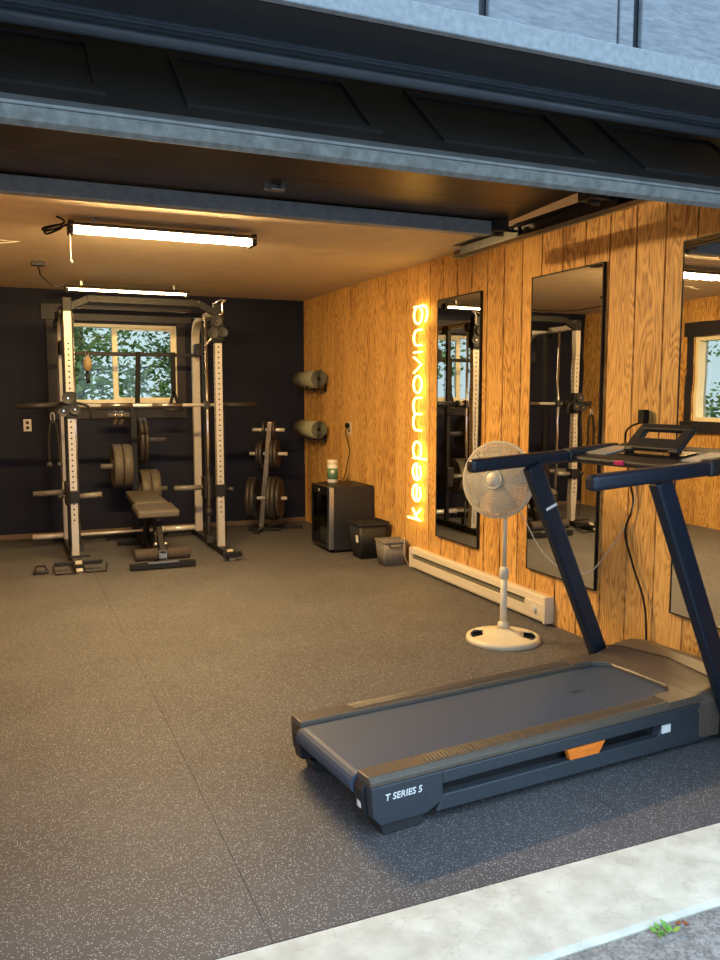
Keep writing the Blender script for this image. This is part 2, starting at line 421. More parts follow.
# grooved plywood cladding over the opening
b = MB()
gx = [XL - 0.15, -0.60, -0.20, -0.135, 0.20, 0.60, 0.665, 0.995, 1.352, 1.418, 1.80, 2.20, 2.265, 2.60, XR + 0.15]
for i, (x0, x1) in enumerate(zip(gx, gx[1:])):
    if x0 >= OX0 - 0.25 and x1 <= OX1 + 0.25: b.box(x0 + 0.003, x1 - (0.022 if i in (3, 6, 8, 11) else 0.004), 1.622, 1.638, 2.14, 3.2)
struct(b.build('cladding_front', 'siding', bevel=0.003))
b = MB(); b.box(OX0 - 0.1, OX1 + 0.1, 1.600, 1.621, 2.122, 2.172); struct(b.build('trim_1', 'sidetrim', bevel=0.003))
# weatherstrip stop moulding below the header
b = MB()
b.box(OX0, OX1, 1.80, 1.86, 2.124, OZ + 0.02); b.box(OX0, OX1, 1.805, 1.810, 2.119, 2.125); b.box(OX0, OX1, 1.820, 1.825, 2.119, 2.125)
b.cyl((OX0, 1.862, 2.119), (OX1, 1.862, 2.119), 0.017, n=12)
struct(b.build('trim_2', 'gasket'))
# concrete threshold and the ground outside
b = MB()
b.prism([(1.53, -0.10), (1.535, -0.006), (1.55, 0.002), (1.842, 0.004), (1.848, -0.10)], lambda u, v, t: (t, u, v), -3, 6)
b.mi = 1; b.box(-3, 6, 1.842, 1.8495, -0.1, -0.002)
struct(b.build('threshold', ['sill', 'groove'], bevel=0.002))
b = MB(); b.box(-12, 14, -16, 1.529, -0.2, -0.008); struct(b.build('driveway', 'drive'))
b = MB(); b.box(-30, 32, 8.56, 60, -0.3, -0.05); b.box(-30, -1.13, 1.66, 8.56, -0.3, -0.05); struct(b.build('ground', 'grass'))

# back window: navy casing, cream slider frame, two panes
b = MB()
y0, y1 = YB - 0.018, YB - 0.0005
b.box(0.35, WX0, y0, y1, WZ0 - 0.02, WZ1 + 0.02); b.box(WX1, 1.66, y0, y1, WZ0 - 0.02, WZ1 + 0.02)
b.box(0.31, 1.72, y0 - 0.008, y1, WZ1 + 0.02, 2.225); b.box(0.31, 1.70, y0 - 0.02, y1, WZ0 - 0.055, WZ0 - 0.02); b.box(0.35, 1.66, y0, y1, WZ0 - 0.15, WZ0 - 0.055)
struct(b.build('trim_3', 'navytrim', bevel=0.003))
def window(name, fr_fn, glass_fn, label):
    w = bpy.data.objects.new(name, None); COL.objects.link(w); struct(w)
    f = MB(); fr_fn(f); f.build('window_frame', 'vinylframe', w, bevel=0.003)
    for fn in glass_fn:
        g = MB(); fn(g); g.build('pane', 'glass', w)
    return w
def fr(f):
    y0, y1 = YB + 0.02, YB + 0.09; t = 0.035
    f.box(WX0, WX1, y0, y1, WZ0, WZ0 + t); f.box(WX0, WX1, y0, y1, WZ1 - t, WZ1)
    f.box(WX0, WX0 + t, y0, y1, WZ0 + t, WZ1 - t); f.box(WX1 - t, WX1, y0, y1, WZ0 + t, WZ1 - t)
    f.box(0.955, 1.005, y0 + 0.01, y1 - 0.015, WZ0 + t, WZ1 - t)
    f.box(1.005, WX1 - t, y0 + 0.012, y0 + 0.04, WZ0 + t, WZ0 + t + 0.02); f.box(1.005, WX1 - t, y0 + 0.012, y0 + 0.04, WZ1 - t - 0.02, WZ1 - t)
    f.box(WX1 - t - 0.022, WX1 - t, y0 + 0.012, y0 + 0.04, WZ0 + t + 0.02, WZ1 - t - 0.02)
window('window_1', fr, [lambda g: g.box(WX0 + .03, 0.96, YB + .06, YB + .064, WZ0 + .03, WZ1 - .03), lambda g: g.box(1.0, WX1 - .05, YB + .045, YB + .049, WZ0 + .05, WZ1 - .05)], '')
def fl(f):
    h0, h1, z0, z1 = LW; x0, x1 = XL - 0.149, XL - 0.02; t = 0.045
    f.box(x0, x1, h0, h1, z0, z0 + t); f.box(x0, x1, h0, h1, z1 - t, z1); f.box(x0, x1, h0, h0 + t, z0 + t, z1 - t); f.box(x0, x1, h1 - t, h1, z0 + t, z1 - t)
window('window_2', fl, [lambda g: g.box(XL - .12, XL - .116, LW[0] + .04, LW[1] - .04, LW[2] + .04, LW[3] - .04)], '')
b = MB(); h0, h1, z0, z1 = LW
b.box(XL + .0005, XL + .018, h0 - .09, h0, z0, z1); b.box(XL + .0005, XL + .018, h1, h1 + .09, z0, z1); b.box(XL + .0005, XL + .025, h0 - .13, h1 + .13, z1, z1 + .15); b.box(XL + .0005, XL + .03, h0 - .13, h1 + .13, z0 - .12, z0)
struct(b.build('trim_4', 'navytrim', bevel=0.003))

# ------------------------------------------------------------------ overhead garage door (rolled up)
gd = bpy.data.objects.new('door_1', None); COL.objects.link(gd); struct(gd)
gd['label'] = 'dark sectional garage door rolled up overhead'
DX0, DX1 = OX0 + 0.04, OX1 - 0.06
# side view path of the door's lower (inner) face: tilted bottom section, then flat sections
path = [(1.945, 1.942), (2.33, 2.268), (2.86, 2.262), (3.30, 2.248), (3.72, 2.230)]
for i, ((ya, za), (yb, zb)) in enumerate(zip(path, path[1:])):
    d = Vector((0, yb - ya, zb - za)); L = d.length; d.normalize(); nrm = Vector((0, -d.z, d.y))
    def P(u, v, t, ya=ya, za=za, d=d, nrm=nrm): return Vector((t, ya, za)) + d * u + nrm * v
    b = MB()
    b.prism([(0.0015, 0), (L - 0.0015, 0), (L - 0.0015, 0.038), (0.0015, 0.038)], P, DX0, DX1)
    b.mi = 1
    nb = 4; w = (DX1 - DX0) / nb
    for k in range(nb):                                   # raised frames of the pressed panels
        x0, x1 = DX0 + k * w + 0.09, DX0 + (k + 1) * w - 0.09
        for (ua, ub, xa, xb) in ((0.09, 0.115, x0, x1), (L - 0.115, L - 0.09, x0, x1), (0.115, L - 0.115, x0, x0 + 0.025), (0.115, L - 0.115, x1 - 0.025, x1)):
            b.prism([(ua, 0.038), (ub, 0.038), (ub, 0.046), (ua, 0.046)], P, xa, xb)
    b.mi = 2                                              # brown inner skin
    b.prism([(0.0015, -0.002), (L - 0.0015, -0.002), (L - 0.0015, 0), (0.0015, 0)], P, DX0 + 0.01, DX1 - 0.01)
    o = b.build('door_panel', ['door', 'door', 'doorin'], gd)
d0 = (Vector((0, 2.33, 2.268)) - Vector((0, 1.945, 1.942))).normalized(); n0 = Vector((0, -d0.z, d0.y))
def P0(u, v, t): return Vector((t, 1.945, 1.942)) + d0 * u + n0 * v
b = MB(); b.prism([(-0.004, 0.0), (0.001, 0.0), (0.001, 0.038), (0.022, 0.0385), (0.022, 0.044), (-0.010, 0.044), (-0.010, 0.036), (-0.004, 0.036)], P0, DX0, DX1)
b.build('bottom_retainer', 'alum', gd, bevel=0.0015)
b = MB(); b.prism([(-0.0045, -0.006), (-0.0045, 0.035), (-0.012, 0.035), (-0.022, 0.026), (-0.026, 0.012), (-0.020, -0.004), (-0.012, -0.008)], P0, DX0, DX1)
b.build('bottom_seal', 'seal', gd)
b = MB(); b.box(DX0, 2.25, 3.60, 3.66, 2.158, 2.226); b.box(DX0, 2.25, 3.655, 3.70, 2.218, 2.226); b.build('strut', 'strut', gd, bevel=0.004)
b = MB(); hx = 1.02; b.box(hx, hx + .09, 3.41, 3.44, 2.22, 2.246); b.box(hx + .015, hx + .075, 3.36, 3.41, 2.211, 2.219); b.cyl((hx + .005, 3.425, 2.225), (hx + .085, 3.425, 2.225), 0.008); b.cyl((hx + .07, 3.39, 2.219), (hx + .07, 3.39, 2.248), 0.006)
b.build('handle', 'steel', gd, bevel=0.002)
for (yy) in (3.62, 2.88):
    b = MB(); b.box(2.252, 2.33, yy - 0.05, yy + 0.05, 2.175, 2.232 if yy > 3 else 2.262); b.cyl((2.30, yy, 2.19), (2.43, yy, 2.19), 0.007); b.cyl((2.405, yy, 2.19), (2.43, yy, 2.19), 0.024, n=14)
    b.cyl((2.275, yy, 2.17), (2.325, yy, 2.17), 0.014)
    b.build('roller_bracket', 'track', gd, bevel=0.002)
# track on the right
tk = thing('garage_door_track', 'dark metal garage door track under the ceiling along wood wall', 'track', (2.42, 0, 2.19))
b = MB()
b.box(-0.03, 0.03, 2.20, 4.25, 0.03, 0.034); b.box(-0.03, 0.03, 2.20, 4.25, -0.034, -0.03); b.box(0.027, 0.03, 2.20, 4.25, -0.03, 0.03)
b.tube(spline([(0, 2.20, -0.0), (0, 2.05, -0.03), (0, 1.95, -0.12), (0, 1.93, -0.30)], 5), 0, rect=(0.055, 0.06))
b.build('rail', 'track', tk)
b = MB(); b.box(0.032, 0.06, 1.9, 4.3, -0.03, -0.026); b.box(0.056, 0.06, 1.9, 4.3, -0.03, 0.03); b.build('angle_iron', 'steel', tk)
for yy in (4.15, 2.9):
    b = MB(); b.box(0.062, 0.068, yy - .02, yy + .02, -0.03, 0.168); b.build('hanger', 'track', tk)
# ledger strip along the right wall, right under the ceiling
b = MB(); b.box(2.885, 2.9295, 1.9, 5.1, 2.325, 2.357); struct(b.build('trim_5', 'brownbase', bevel=0.003))

# ------------------------------------------------------------------ ceiling lights
def shop_light(loc, L, w, label, lamp='tube'):
    t = thing('shop_light', label, 'light', loc, 0, None)
    b = MB(); b.prism([(-w * 1.9, -0.020), (-w * 1.9, -0.016), (-w * .7, 0.012), (w * .7, 0.012), (w * 1.9, -0.016), (w * 1.9, -0.020), (w * .8, -0.012), (-w * .8, -0.012)], lambda u, v, q: (q, u, v), -L / 2, L / 2); b.build('housing', 'steel', t)
    b = MB(); n = 10
    prof = [(w * .75 * math.cos(PI * k / n), -0.0125 - 0.68 * w * math.sin(PI * k / n)) for k in range(n + 1)]
    b.prism(prof, lambda u, v, q: (q, u, v), -L / 2 + 0.02, L / 2 - 0.02); b.build('diffuser', lamp, t)
    for s in (-1, 1):
        b = MB(); x0, x1 = sorted((s * (L / 2 - 0.019), s * (L / 2 + 0.012))); b.box(x0, x1, -w * 1.3, w * 1.3, -0.052, 0.016); b.build('end_cap', 'blackp', t, bevel=0.006)
    for s in (-1, 1):
        b = MB(); b.box(s * L * .38 - .01, s * L * .38 + .01, -.02, .02, 0.012, ZC - loc[2]); b.build('mount', 'steel', t)
    return t
s1 = shop_light((0.885, 5.00, 2.318), 1.06, 0.05, 'long lit tube light on ceiling nearer the garage door, with pull chain')
b = MB(); b.tube(spline([(-0.53, 0, -0.02), (-0.53, 0.0, -0.12), (-0.528, 0.003, -0.2)], 4), 0.0025, n=6); b.sphere((-0.528, 0.003, -0.205), 0.010); b.build('pull_chain', 'white', s1)
b = MB(); b.tube(spline([(-0.54, 0, 0.0), (-0.59, 0.02, -0.02), (-0.66, -0.03, -0.05), (-0.67, -0.03, -0.035), (-0.58, -0.03, -0.01), (-0.575, 0.02, -0.02), (-0.65, 0.03, -0.055), (-0.655, 0.02, -0.03), (-0.57, 0.0, 0.0), (-0.56, 0.0, 0.02), (-0.60, 0.0, 0.04)], 6), 0.006, n=6); b.build('cord', 'cordb', s1)
s2 = shop_light((1.03, 7.72, 2.310), 1.06, 0.03, 'second lit tube light on ceiling farther back, above the rack', 'tubefar')
cb = thing('ceiling_outlet', 'small black ceiling outlet box with drooping cord beside far tube light', 'outlet', (0.245, 6.75, ZC))
b = MB(); b.box(-0.05, 0.05, -0.03, 0.03, -0.03, 0); b.build('box', 'blackp', cb, bevel=0.004)
b = MB(); b.tube(spline([(0.0, 0, -0.03), (0.01, 0, -0.07), (0.02, 0.02, -0.10), (0.12, 0.4, -0.115), (0.2, 0.8, -0.08), (0.235, 0.93, -0.06)], 6), 0.006, n=6); b.build('cord', 'cordb', cb)
hk = tag(MB().tube(spline([(-0.10, 5.85, 2.345), (0.0, 5.80, 2.325), (0.10, 5.82, 2.345), (0.08, 5.88, 2.352), (-0.02, 5.86, 2.352)], 6), 0.004, n=6).build('ceiling_wire', 'cordw'), 'thin loose wire looped on the ceiling at far left', 'wire')

# ------------------------------------------------------------------ mirrors on the panelled wall
def mirror(y0, y1, z0, z1, label, tilt=0):
    t = thing('wall_mirror', label, 'mirror', (XR, (y0 + y1) / 2, z0), 0, 'tall mirrors on the wood wall')
    h = (y1 - y0) / 2; H = z1 - z0; f = 0.008
    b = MB(); b.box(-0.022, -0.001, -h, -h + f, 0, H); b.box(-0.022, -0.001, h - f, h, 0, H); b.box(-0.022, -0.001, -h + f, h - f, 0, f); b.box(-0.022, -0.001, -h + f, h - f, H - f, H)
    b.build('frame', 'black', t, bevel=0.002)
    b = MB(); b.box(-0.019, -0.001, -h + f, h - f, f, H - f); b.build('mirror_glass', 'mirror', t)
mirror(4.780, 5.378, 0.312, 2.054, 'black framed mirror nearest the glowing sign')
mirror(3.55, 4.200, 0.294, 2.062, 'middle black framed mirror, standing behind the fan and treadmill handle')
mirror(2.345, 2.996, 0.309, 2.074, 'nearest black framed mirror, cut by the right edge of the photo')

# ------------------------------------------------------------------ neon sign "keep moving"
ns = thing('neon_sign', 'warm glowing neon sign reading keep moving on wood wall', 'sign', (XR, 5.60, 0.39))
# letters drawn in (along, up); x-height 1
def arc(cx, cy, rx, ry, a0, a1, n=18): return [(cx + rx * math.cos(R(a0 + (a1 - a0) * k / n)), cy + ry * math.sin(R(a0 + (a1 - a0) * k / n))) for k in range(n + 1)]
GL = {
 'k': [[(0.05, 1.55), (0.05, 0)], [(0.72, 0.95), (0.05, 0.42)], [(0.30, 0.62), (0.78, 0)]],
 'e': [[(0.04, 0.5)] + [(0.96, 0.5)] + arc(0.5, 0.5, 0.46, 0.48, 0, 320)],
 'p': [[(0.04, 0.95), (0.04, -0.55)], arc(0.5, 0.48, 0.46, 0.48, 180, -180, 26)],
 'm': [[(0.03, 0)] + arc(0.27, 0.62, 0.24, 0.34, 180, 0) + [(0.51, 0)], [(0.51, 0.6)] + arc(0.75, 0.62, 0.24, 0.34, 180, 0) + [(0.99, 0)]],
 'o': [arc(0.5, 0.48, 0.46, 0.48, 0, 360, 26)],
 'v': [[(0.04, 0.95), (0.5, 0.0), (0.96, 0.95)]],
 'i': [[(0.5, 0.95), (0.5, 0)]],
 'n': [[(0.05, 0)] + arc(0.5, 0.52, 0.45, 0.45, 180, 0) + [(0.95, 0)]],
 'g': [arc(0.5, 0.48, 0.46, 0.48, 0, 360, 26), [(0.96, 0.95), (0.96, 0.0)] + arc(0.5, -0.12, 0.46, 0.44, 0, -150)],
}
spans = [('k', .0, .12), ('e', .145, .285), ('e', .31, .45), ('p', .48, .62), ('m', .695, .955), ('o', .985, 1.125), ('v', 1.14, 1.27), ('i', 1.28, 1.32), ('n', 1.345, 1.475), ('g', 1.51, 1.65)]
XH = 0.143
for ch, a0, a1 in spans:
    b = MB()
    for st in GL[ch]:
        pts = [Vector((-0.030, v * XH, a0 + u * (a1 - a0))) for u, v in st]
        b.tube(pts, 0.0085, n=8)
    L = b.build('letter', 'neon', ns)
b = MB()
b.tube(spline([(-0.005, -0.06, 0.52), (-0.006, -0.08, 0.40), (-0.005, -0.07, 0.2), (-0.005, -0.075, 0.03)], 6), 0.002, n=6)
b.build('power_lead', 'cordw', ns)
for z in (0.06, 0.215, 0.38, 0.55, 0.825, 1.055, 1.205, 1.30, 1.41, 1.58):
    b = MB(); b.cyl((-0.026, 0.066, z), (-0.0005, 0.066, z), 0.005, n=8); b.build('standoff', 'cordw', ns)

# ------------------------------------------------------------------ baseboard heater
ht = thing('baseboard_heater', 'long cream electric baseboard heater at foot of the wood wall', 'heater', (XR, 3.93, 0))
L = 1.79
b = MB()
b.prism([(-0.002, 0.015), (-0.058, 0.015), (-0.064, 0.030), (-0.064, 0.086), (-0.020, 0.090), (-0.020, 0.115), (-0.054, 0.122), (-0.050, 0.160), (-0.040, 0.170), (-0.002, 0.170)], lambda u, v, q: (u, q, v), 0, L)
b.build('casing', 'cream', ht, bevel=0.002)
b = MB(); b.prism([(-0.021, 0.0905), (-0.056, 0.088), (-0.056, 0.092), (-0.021, 0.114)], lambda u, v, q: (u, q, v), 0.22, L - 0.03); b.build('grille_slot', 'slotgrey', ht)
b = MB(); b.box(-0.070, -0.003, -0.002, 0.018, 0.012, 0.173); b.box(-0.068, -0.003, 0.018, 0.21, 0.06, 0.125); b.build('end_cover', 'cream', ht, bevel=0.003)
b = MB(); b.box(-0.068, -0.003, L - .018, L + .002, 0.012, 0.173); b.build('end_cover', 'cream', ht, bevel=0.003)
b = MB(); b.cyl((-0.067, 0.10, 0.085), (-0.082, 0.10, 0.085), 0.018, n=16); b.box(-0.086, -0.08, 0.097, 0.103, 0.07, 0.1); b.build('thermostat_knob', 'white', ht)

# ------------------------------------------------------------------ pedestal fan
fn = thing('pedestal_fan', 'cream pedestal fan standing between treadmill and baseboard heater', 'fan', (2.49, 3.80, 0))
b = MB(); nb = 48; rr = [0.03, 0.055, 0.085, 0.115, 0.150, 0.180, 0.203, 0.208]; hh = [0.075, 0.060, 0.047, 0.040, 0.034, 0.030, 0.024, 0.0]
rings = [[b.bm.verts.new((r * math.cos(2 * PI * k / nb), r * math.sin(2 * PI * k / nb), h)) for k in range(nb)] for r, h in zip(rr, hh)]
for i in range(len(rr) - 1):
    for k in range(nb):
        ang = (360 * (k + .5) / nb) % 360
        if i in (3, 4) and any(abs((ang - c + 180) % 360 - 180) < 24 for c in (-33, 147)): continue
        b.face([rings[i][k], rings[i][(k + 1) % nb], rings[i + 1][(k + 1) % nb], rings[i + 1][k]], True)
o = b.build('base', 'fan', fn); sm = o.modifiers.new('thick', 'SOLIDIFY'); sm.thickness = 0.006; sm.offset = -1
b = MB(); b.cyl((0, 0, 0.07), (0, 0, 0.36), 0.019); b.lathe([(0.019, 0.07), (0.034, 0.075), (0.030, 0.10), (0.019, 0.11)], n=20); b.lathe([(0.019, 0.35), (0.026, 0.355), (0.027, 0.40), (0.020, 0.415), (0.0, 0.415)], n=20); b.build('lower_pole', 'fan', fn)
b = MB(); b.cyl((0, 0, 0.40), (0, 0, 0.84), 0.0125); b.build('upper_pole', 'fan', fn)
hd = bpy.data.objects.new('fan_head', None); COL.objects.link(hd); hd.parent = fn; hd.location = (-0.058, -0.012, 0.905)
fdir = Vector((-0.873, -0.50, 0.10)).normalized()
hd.rotation_euler = fdir.to_track_quat('X', 'Z').to_euler()
b = MB(); b.lathe([(0, -0.15), (0.04, -0.148), (0.055, -0.12), (0.058, -0.07), (0.045, -0.05), (0, -0.045)], axis=(1, 0, 0), n=24); b.bar((-0.08, 0, -0.04), (-0.02, 0, -0.10), 0.04, 0.05); b.build('motor_housing', 'fan', hd)
RF = 0.205
def cage(b, sgn, nr, nw):
    def pt(r): return sgn * (0.045 * math.sqrt(max(0, 1 - (r / (RF + 0.004)) ** 2)) + 0.012)
    for j in range(nr):
        r = 0.055 + (RF - 0.058) * (j + 1) / nr
        b.tube([(pt(r), r * math.cos(2 * PI * k / 40), r * math.sin(2 * PI * k / 40)) for k in range(40)], 0.0019, n=4, closed=True)
    for k in range(nw):
        a = 2 * PI * k / nw
        pts = []
        for q in range(5):
            r = 0.045 + (RF - 0.045) * q / 4; aa = a + 0.25 * q / 4
            pts.append((pt(r), r * math.cos(aa), r * math.sin(aa)))
        b.tube(pts, 0.0018, n=4)
b = MB(); cage(b, 1, 18, 64); b.build('front_grille', 'fan', hd)
b = MB(); cage(b, -1, 10, 44); b.build('rear_grille', 'fan', hd)
b = MB(); b.tube([(0, RF * math.cos(2 * PI * k / 48), RF * math.sin(2 * PI * k / 48)) for k in range(48)], 0, closed=True, rect=(0.012, 0.03), up=(1, 0, 0)); b.build('rim', 'fan', hd)
b = MB(); b.lathe([(0, 0.072), (0.036, 0.071), (0.039, 0.064), (0.041, 0.052), (0.045, 0.066), (0.053, 0.066), (0.056, 0.056), (0.050, 0.05), (0, 0.05)], axis=(1, 0, 0), n=28); b.build('hub_badge', 'fan', hd)
b = MB()
for k in range(4):
    a = k * PI / 2 + .3; sec = []
    for r, hw, tw in ((0.03, 0.35, .5), (0.09, 0.50, .4), (0.15, 0.48, .32), (0.185, 0.36, .25)):
        sec.append([Vector((r * -math.sin(tw) * s * hw * .9, r * math.cos(a + s * hw), r * math.sin(a + s * hw))) for s in (-1, 0, 1)])
    for A, B in zip(sec, sec[1:]):
        va = [b.bm.verts.new(p) for p in A]; vb = [b.bm.verts.new(p) for p in B]
        for i in range(2): b.face([va[i], va[i + 1], vb[i + 1], vb[i]], True)
b.cyl((-0.03, 0, 0), (0.03, 0, 0), 0.035); o = b.build('blades', 'fanblade', hd); sm = o.modifiers.new('thick', 'SOLIDIFY'); sm.thickness = 0.003
b = MB(); b.tube(spline([(0.030, 0.03, 0.80), (0.11, 0.0, 0.70), (0.19, -0.06, 0.52), (0.27, -0.16, 0.41), (0.36, -0.26, 0.40), (0.40, -0.36, 0.52), (0.413, -0.47, 0.67), (0.42, -0.535, 0.80), (0.418, -0.55, 0.93), (0.42, -0.565, 0.985)], 8), 0.0035, n=6); b.build('cord', 'cordw', fn)

# outlets
def outlet(loc, rz, label, cat='outlet'):
    t = thing('wall_outlet', label, cat, loc, rz)
    b = MB(); b.box(-0.035, 0.035, -0.007, -0.0005, -0.057, 0.057); b.build('cover_plate', 'white', t, bevel=0.002)
    for s in (-1, 1):
        b = MB(); b.cyl((0, -0.007, s * 0.024), (0, -0.0095, s * 0.024), 0.016, n=16); b.build('socket', 'foam', t)
    return t
outlet((0.155, YB, 1.08), 0, 'cream double wall outlet on navy back wall, left of window')
outlet((XR, 7.11, 1.055), -PI / 2, 'wall outlet above the mini fridge with cord plugged in')
outlet((XR, 3.235, 0.985), -PI / 2, 'wall outlet behind the treadmill with white plug')
b = MB(); b.box(XR - 0.035, XR - 0.0105, 3.215, 3.255, 0.985, 1.03); tag(b.build('white_plug', 'white', bevel=0.004), 'white plug pushed into outlet behind the treadmill', 'plug')
pc = thing('power_cord', 'black plug and cord running from outlet down to mini fridge top', 'cord', (XR, 7.11, 1.075))
b = MB(); b.box(-0.045, -0.0105, -0.018, 0.018, -0.015, 0.03); b.build('plug', 'cordb', pc, bevel=0.005)
b = MB(); b.tube(spline([(-0.03, 0.0, -0.01), (-0.035, 0.02, -0.07), (-0.03, -0.06, -0.22), (-0.035, -0.02, -0.34), (-0.045, 0.0, -0.44), (-0.10, -0.03, -0.505), (-0.2, 0.0, -0.510), (-0.28, -0.05, -0.510)], 8), 0.005, n=6); b.build('cord', 'cordb', pc)

# ------------------------------------------------------------------ yoga mats on the wall
def yoga(z, y0, label, mt):
    t = thing('yoga_mat', label, 'yoga mat', (XR - 0.112, y0, z), 0, 'rolled mats on the wood wall')
    b = MB(); n = 150; pts = []
    for k in range(n + 1):
        a = k / n * 2 * PI * 5.0; r = 0.020 + 0.064 * k / n; pts.append((r * math.cos(a - 1.2), r * math.sin(a - 1.2)))
    # the rolled sheet, with real thickness
    th = 0.0062; A = []
    for i, (x, z_) in enumerate(pts):
        q0 = Vector(pts[max(0, i - 1)]); q1 = Vector(pts[min(n, i + 1)]); d = (q1 - q0).normalized(); nn = Vector((d.y, -d.x))
        A.append((Vector((x, z_)) - nn * 0, Vector((x, z_)) + nn * th))
    ring = lambda yy: [[b.bm.verts.new((p.x, yy, p.y)) for p in pr] for pr in A]
    F, K = ring(0), ring(0.58)
    for i in range(n):
        b.face([F[i][0], F[i + 1][0], K[i + 1][0], K[i][0]], True); b.face([F[i][1], K[i][1], K[i + 1][1], F[i + 1][1]], True)
        b.mi = 1; b.face([F[i][0], F[i][1], F[i + 1][1], F[i + 1][0]]); b.face([K[i][0], K[i + 1][0], K[i + 1][1], K[i][1]]); b.mi = 0
    b.face([F[n][0], F[n][1], K[n][1], K[n][0]])
    b.build('mat_roll', [mt, 'matdark'], t)
    b = MB(); b.lathe([(0.012, 0.01), (0.0205, 0.01), (0.0205, 0.57), (0.012, 0.57)], axis=(0, 1, 0), n=16); b.build('core', 'matdark', t)
    return t
M['mat2'] = plain('grey_green_foam_mat', (0.27, 0.27, 0.20), 0.75, var=0.1, scale=120, bump=0.1)
for z, y0, lb, mt in ((1.525, 7.62, 'upper rolled grey-green yoga mat on wood wall by back corner', 'mat2'), (1.025, 7.62, 'lower rolled sage yoga mat on wood wall by back corner', 'mat')):
    yoga(z, y0, lb, mt)
    w = thing('mat_bracket', 'black wall bracket carrying the %s rolled yoga mat' % ('upper' if z > 1.3 else 'lower'), 'bracket', (XR, y0, z))
    for yy in (0.12, 0.46):
        b = MB(); b.box(-0.008, -0.0005, yy - .015, yy + .015, -0.13, -0.02); b.bar((-0.004, yy, -0.1035), (-0.20, yy, -0.1035), 0.02, 0.012); b.bar((-0.195, yy, -0.109), (-0.205, yy, -0.07), 0.02, 0.008); b.build('arm', 'black', w)

# ------------------------------------------------------------------ mini fridge, tub, bin, crate
fx0, fx1, fy0, fy1, fh = 2.495, 2.915, 6.53, 6.99, 0.575
fg = thing('mini_fridge', 'black glass-door beverage fridge against the wood wall', 'fridge', (fx0, fy0, 0))
D, Wd = fx1 - fx0, fy1 - fy0
b = MB()
b.box(0.05, D, 0, 0.02, 0.02, fh); b.box(0.05, D, Wd - 0.02, Wd, 0.02, fh); b.box(0.05, D, 0.02, Wd - 0.02, 0.02, 0.05); b.box(0.05, D, 0.02, Wd - 0.02, fh - 0.025, fh); b.box(D - 0.02, D, 0.02, Wd - 0.02, 0.05, fh - 0.025)
b.build('cabinet', 'blackp', fg, bevel=0.004)
for x, y in ((0.08, 0.04), (0.08, Wd - 0.04), (D - .04, 0.04), (D - .04, Wd - .04)):
    b = MB(); b.cyl((x, y, 0), (x, y, 0.02), 0.016, n=10); b.build('foot', 'blackp', fg)
dr = bpy.data.objects.new('door', None); COL.objects.link(dr); dr.parent = fg
b = MB(); b.box(0.005, 0.048, 0.0, 0.055, 0.03, fh - 0.004); b.build('stile', 'steel', dr, bevel=0.004)
b = MB(); b.box(0.005, 0.048, 0.055, Wd, 0.03, 0.065); b.box(0.005, 0.048, 0.055, Wd, fh - 0.075, fh - 0.004); b.box(0.005, 0.048, Wd - 0.03, Wd, 0.065, fh - 0.075); b.build('door_frame', 'gloss', dr, bevel=0.003)
b = MB(); b.box(0.012, 0.018, 0.055, Wd - 0.03, 0.065, fh - 0.075); b.build('pane', 'fglass', dr)
b = MB(); b.cyl((0.004, 0.26, fh - 0.045), (0.006, 0.26, fh - 0.045), 0.012, n=14); b.build('badge', 'print', dr)
for z in (0.21, 0.37):
    b = MB(); b.box(0.052, D - 0.03, 0.022, Wd - 0.022, z, z + 0.006); b.box(0.052, 0.06, 0.022, Wd - 0.022, z, z + 0.014); b.build('shelf', 'steel', fg)
can0 = None; k = 0
for z in (0.051,):
    for j in range(5):
        for i in range(2):
            y = fy0 + 0.055 + j * 0.085; x = fx0 + 0.10 + i * 0.09
            if can0 is None:
                bb = MB(); bb.lathe([(0, 0), (0.024, 0), (0.033, 0.01), (0.033, 0.105), (0.027, 0.118), (0.025, 0.116), (0, 0.114)], n=18); can0 = bb.build('drink_can', 'can'); c = can0
            else: c = can0.copy(); COL.objects.link(c)
            c.location = (x, y, z); tag(c, 'pale drink can on the bottom of the mini fridge', 'can', 'cans inside the mini fridge'); k += 1
tb = thing('wipes_tub', 'white tub with green label standing on the mini fridge', 'tub', (2.685, 6.93, fh))
b = MB(); b.lathe([(0, 0), (0.045, 0), (0.047, 0.004), (0.047, 0.165), (0.04, 0.172), (0, 0.172)], n=28); b.build('body', 'white', tb)
b = MB(); b.lathe([(0.0475, 0.03), (0.0478, 0.03), (0.0478, 0.13), (0.0475, 0.13)], n=28); b.build('label_band', 'green', tb)
b = MB(); b.lathe([(0, 0.205), (0.044, 0.205), (0.048, 0.20), (0.049, 0.166), (0.0475, 0.164)], n=28); b.build('lid', 'cream', tb)
b = MB()
fd = Vector((-0.37, -0.93, 0)); 
b.lathe([(0, 0.0), (0.018, 0.0), (0.018, 0.002), (0, 0.002)], origin=Vector((0, 0, 0.098)) + fd * 0.047, axis=fd, n=18); b.build('emblem', 'print', tb)

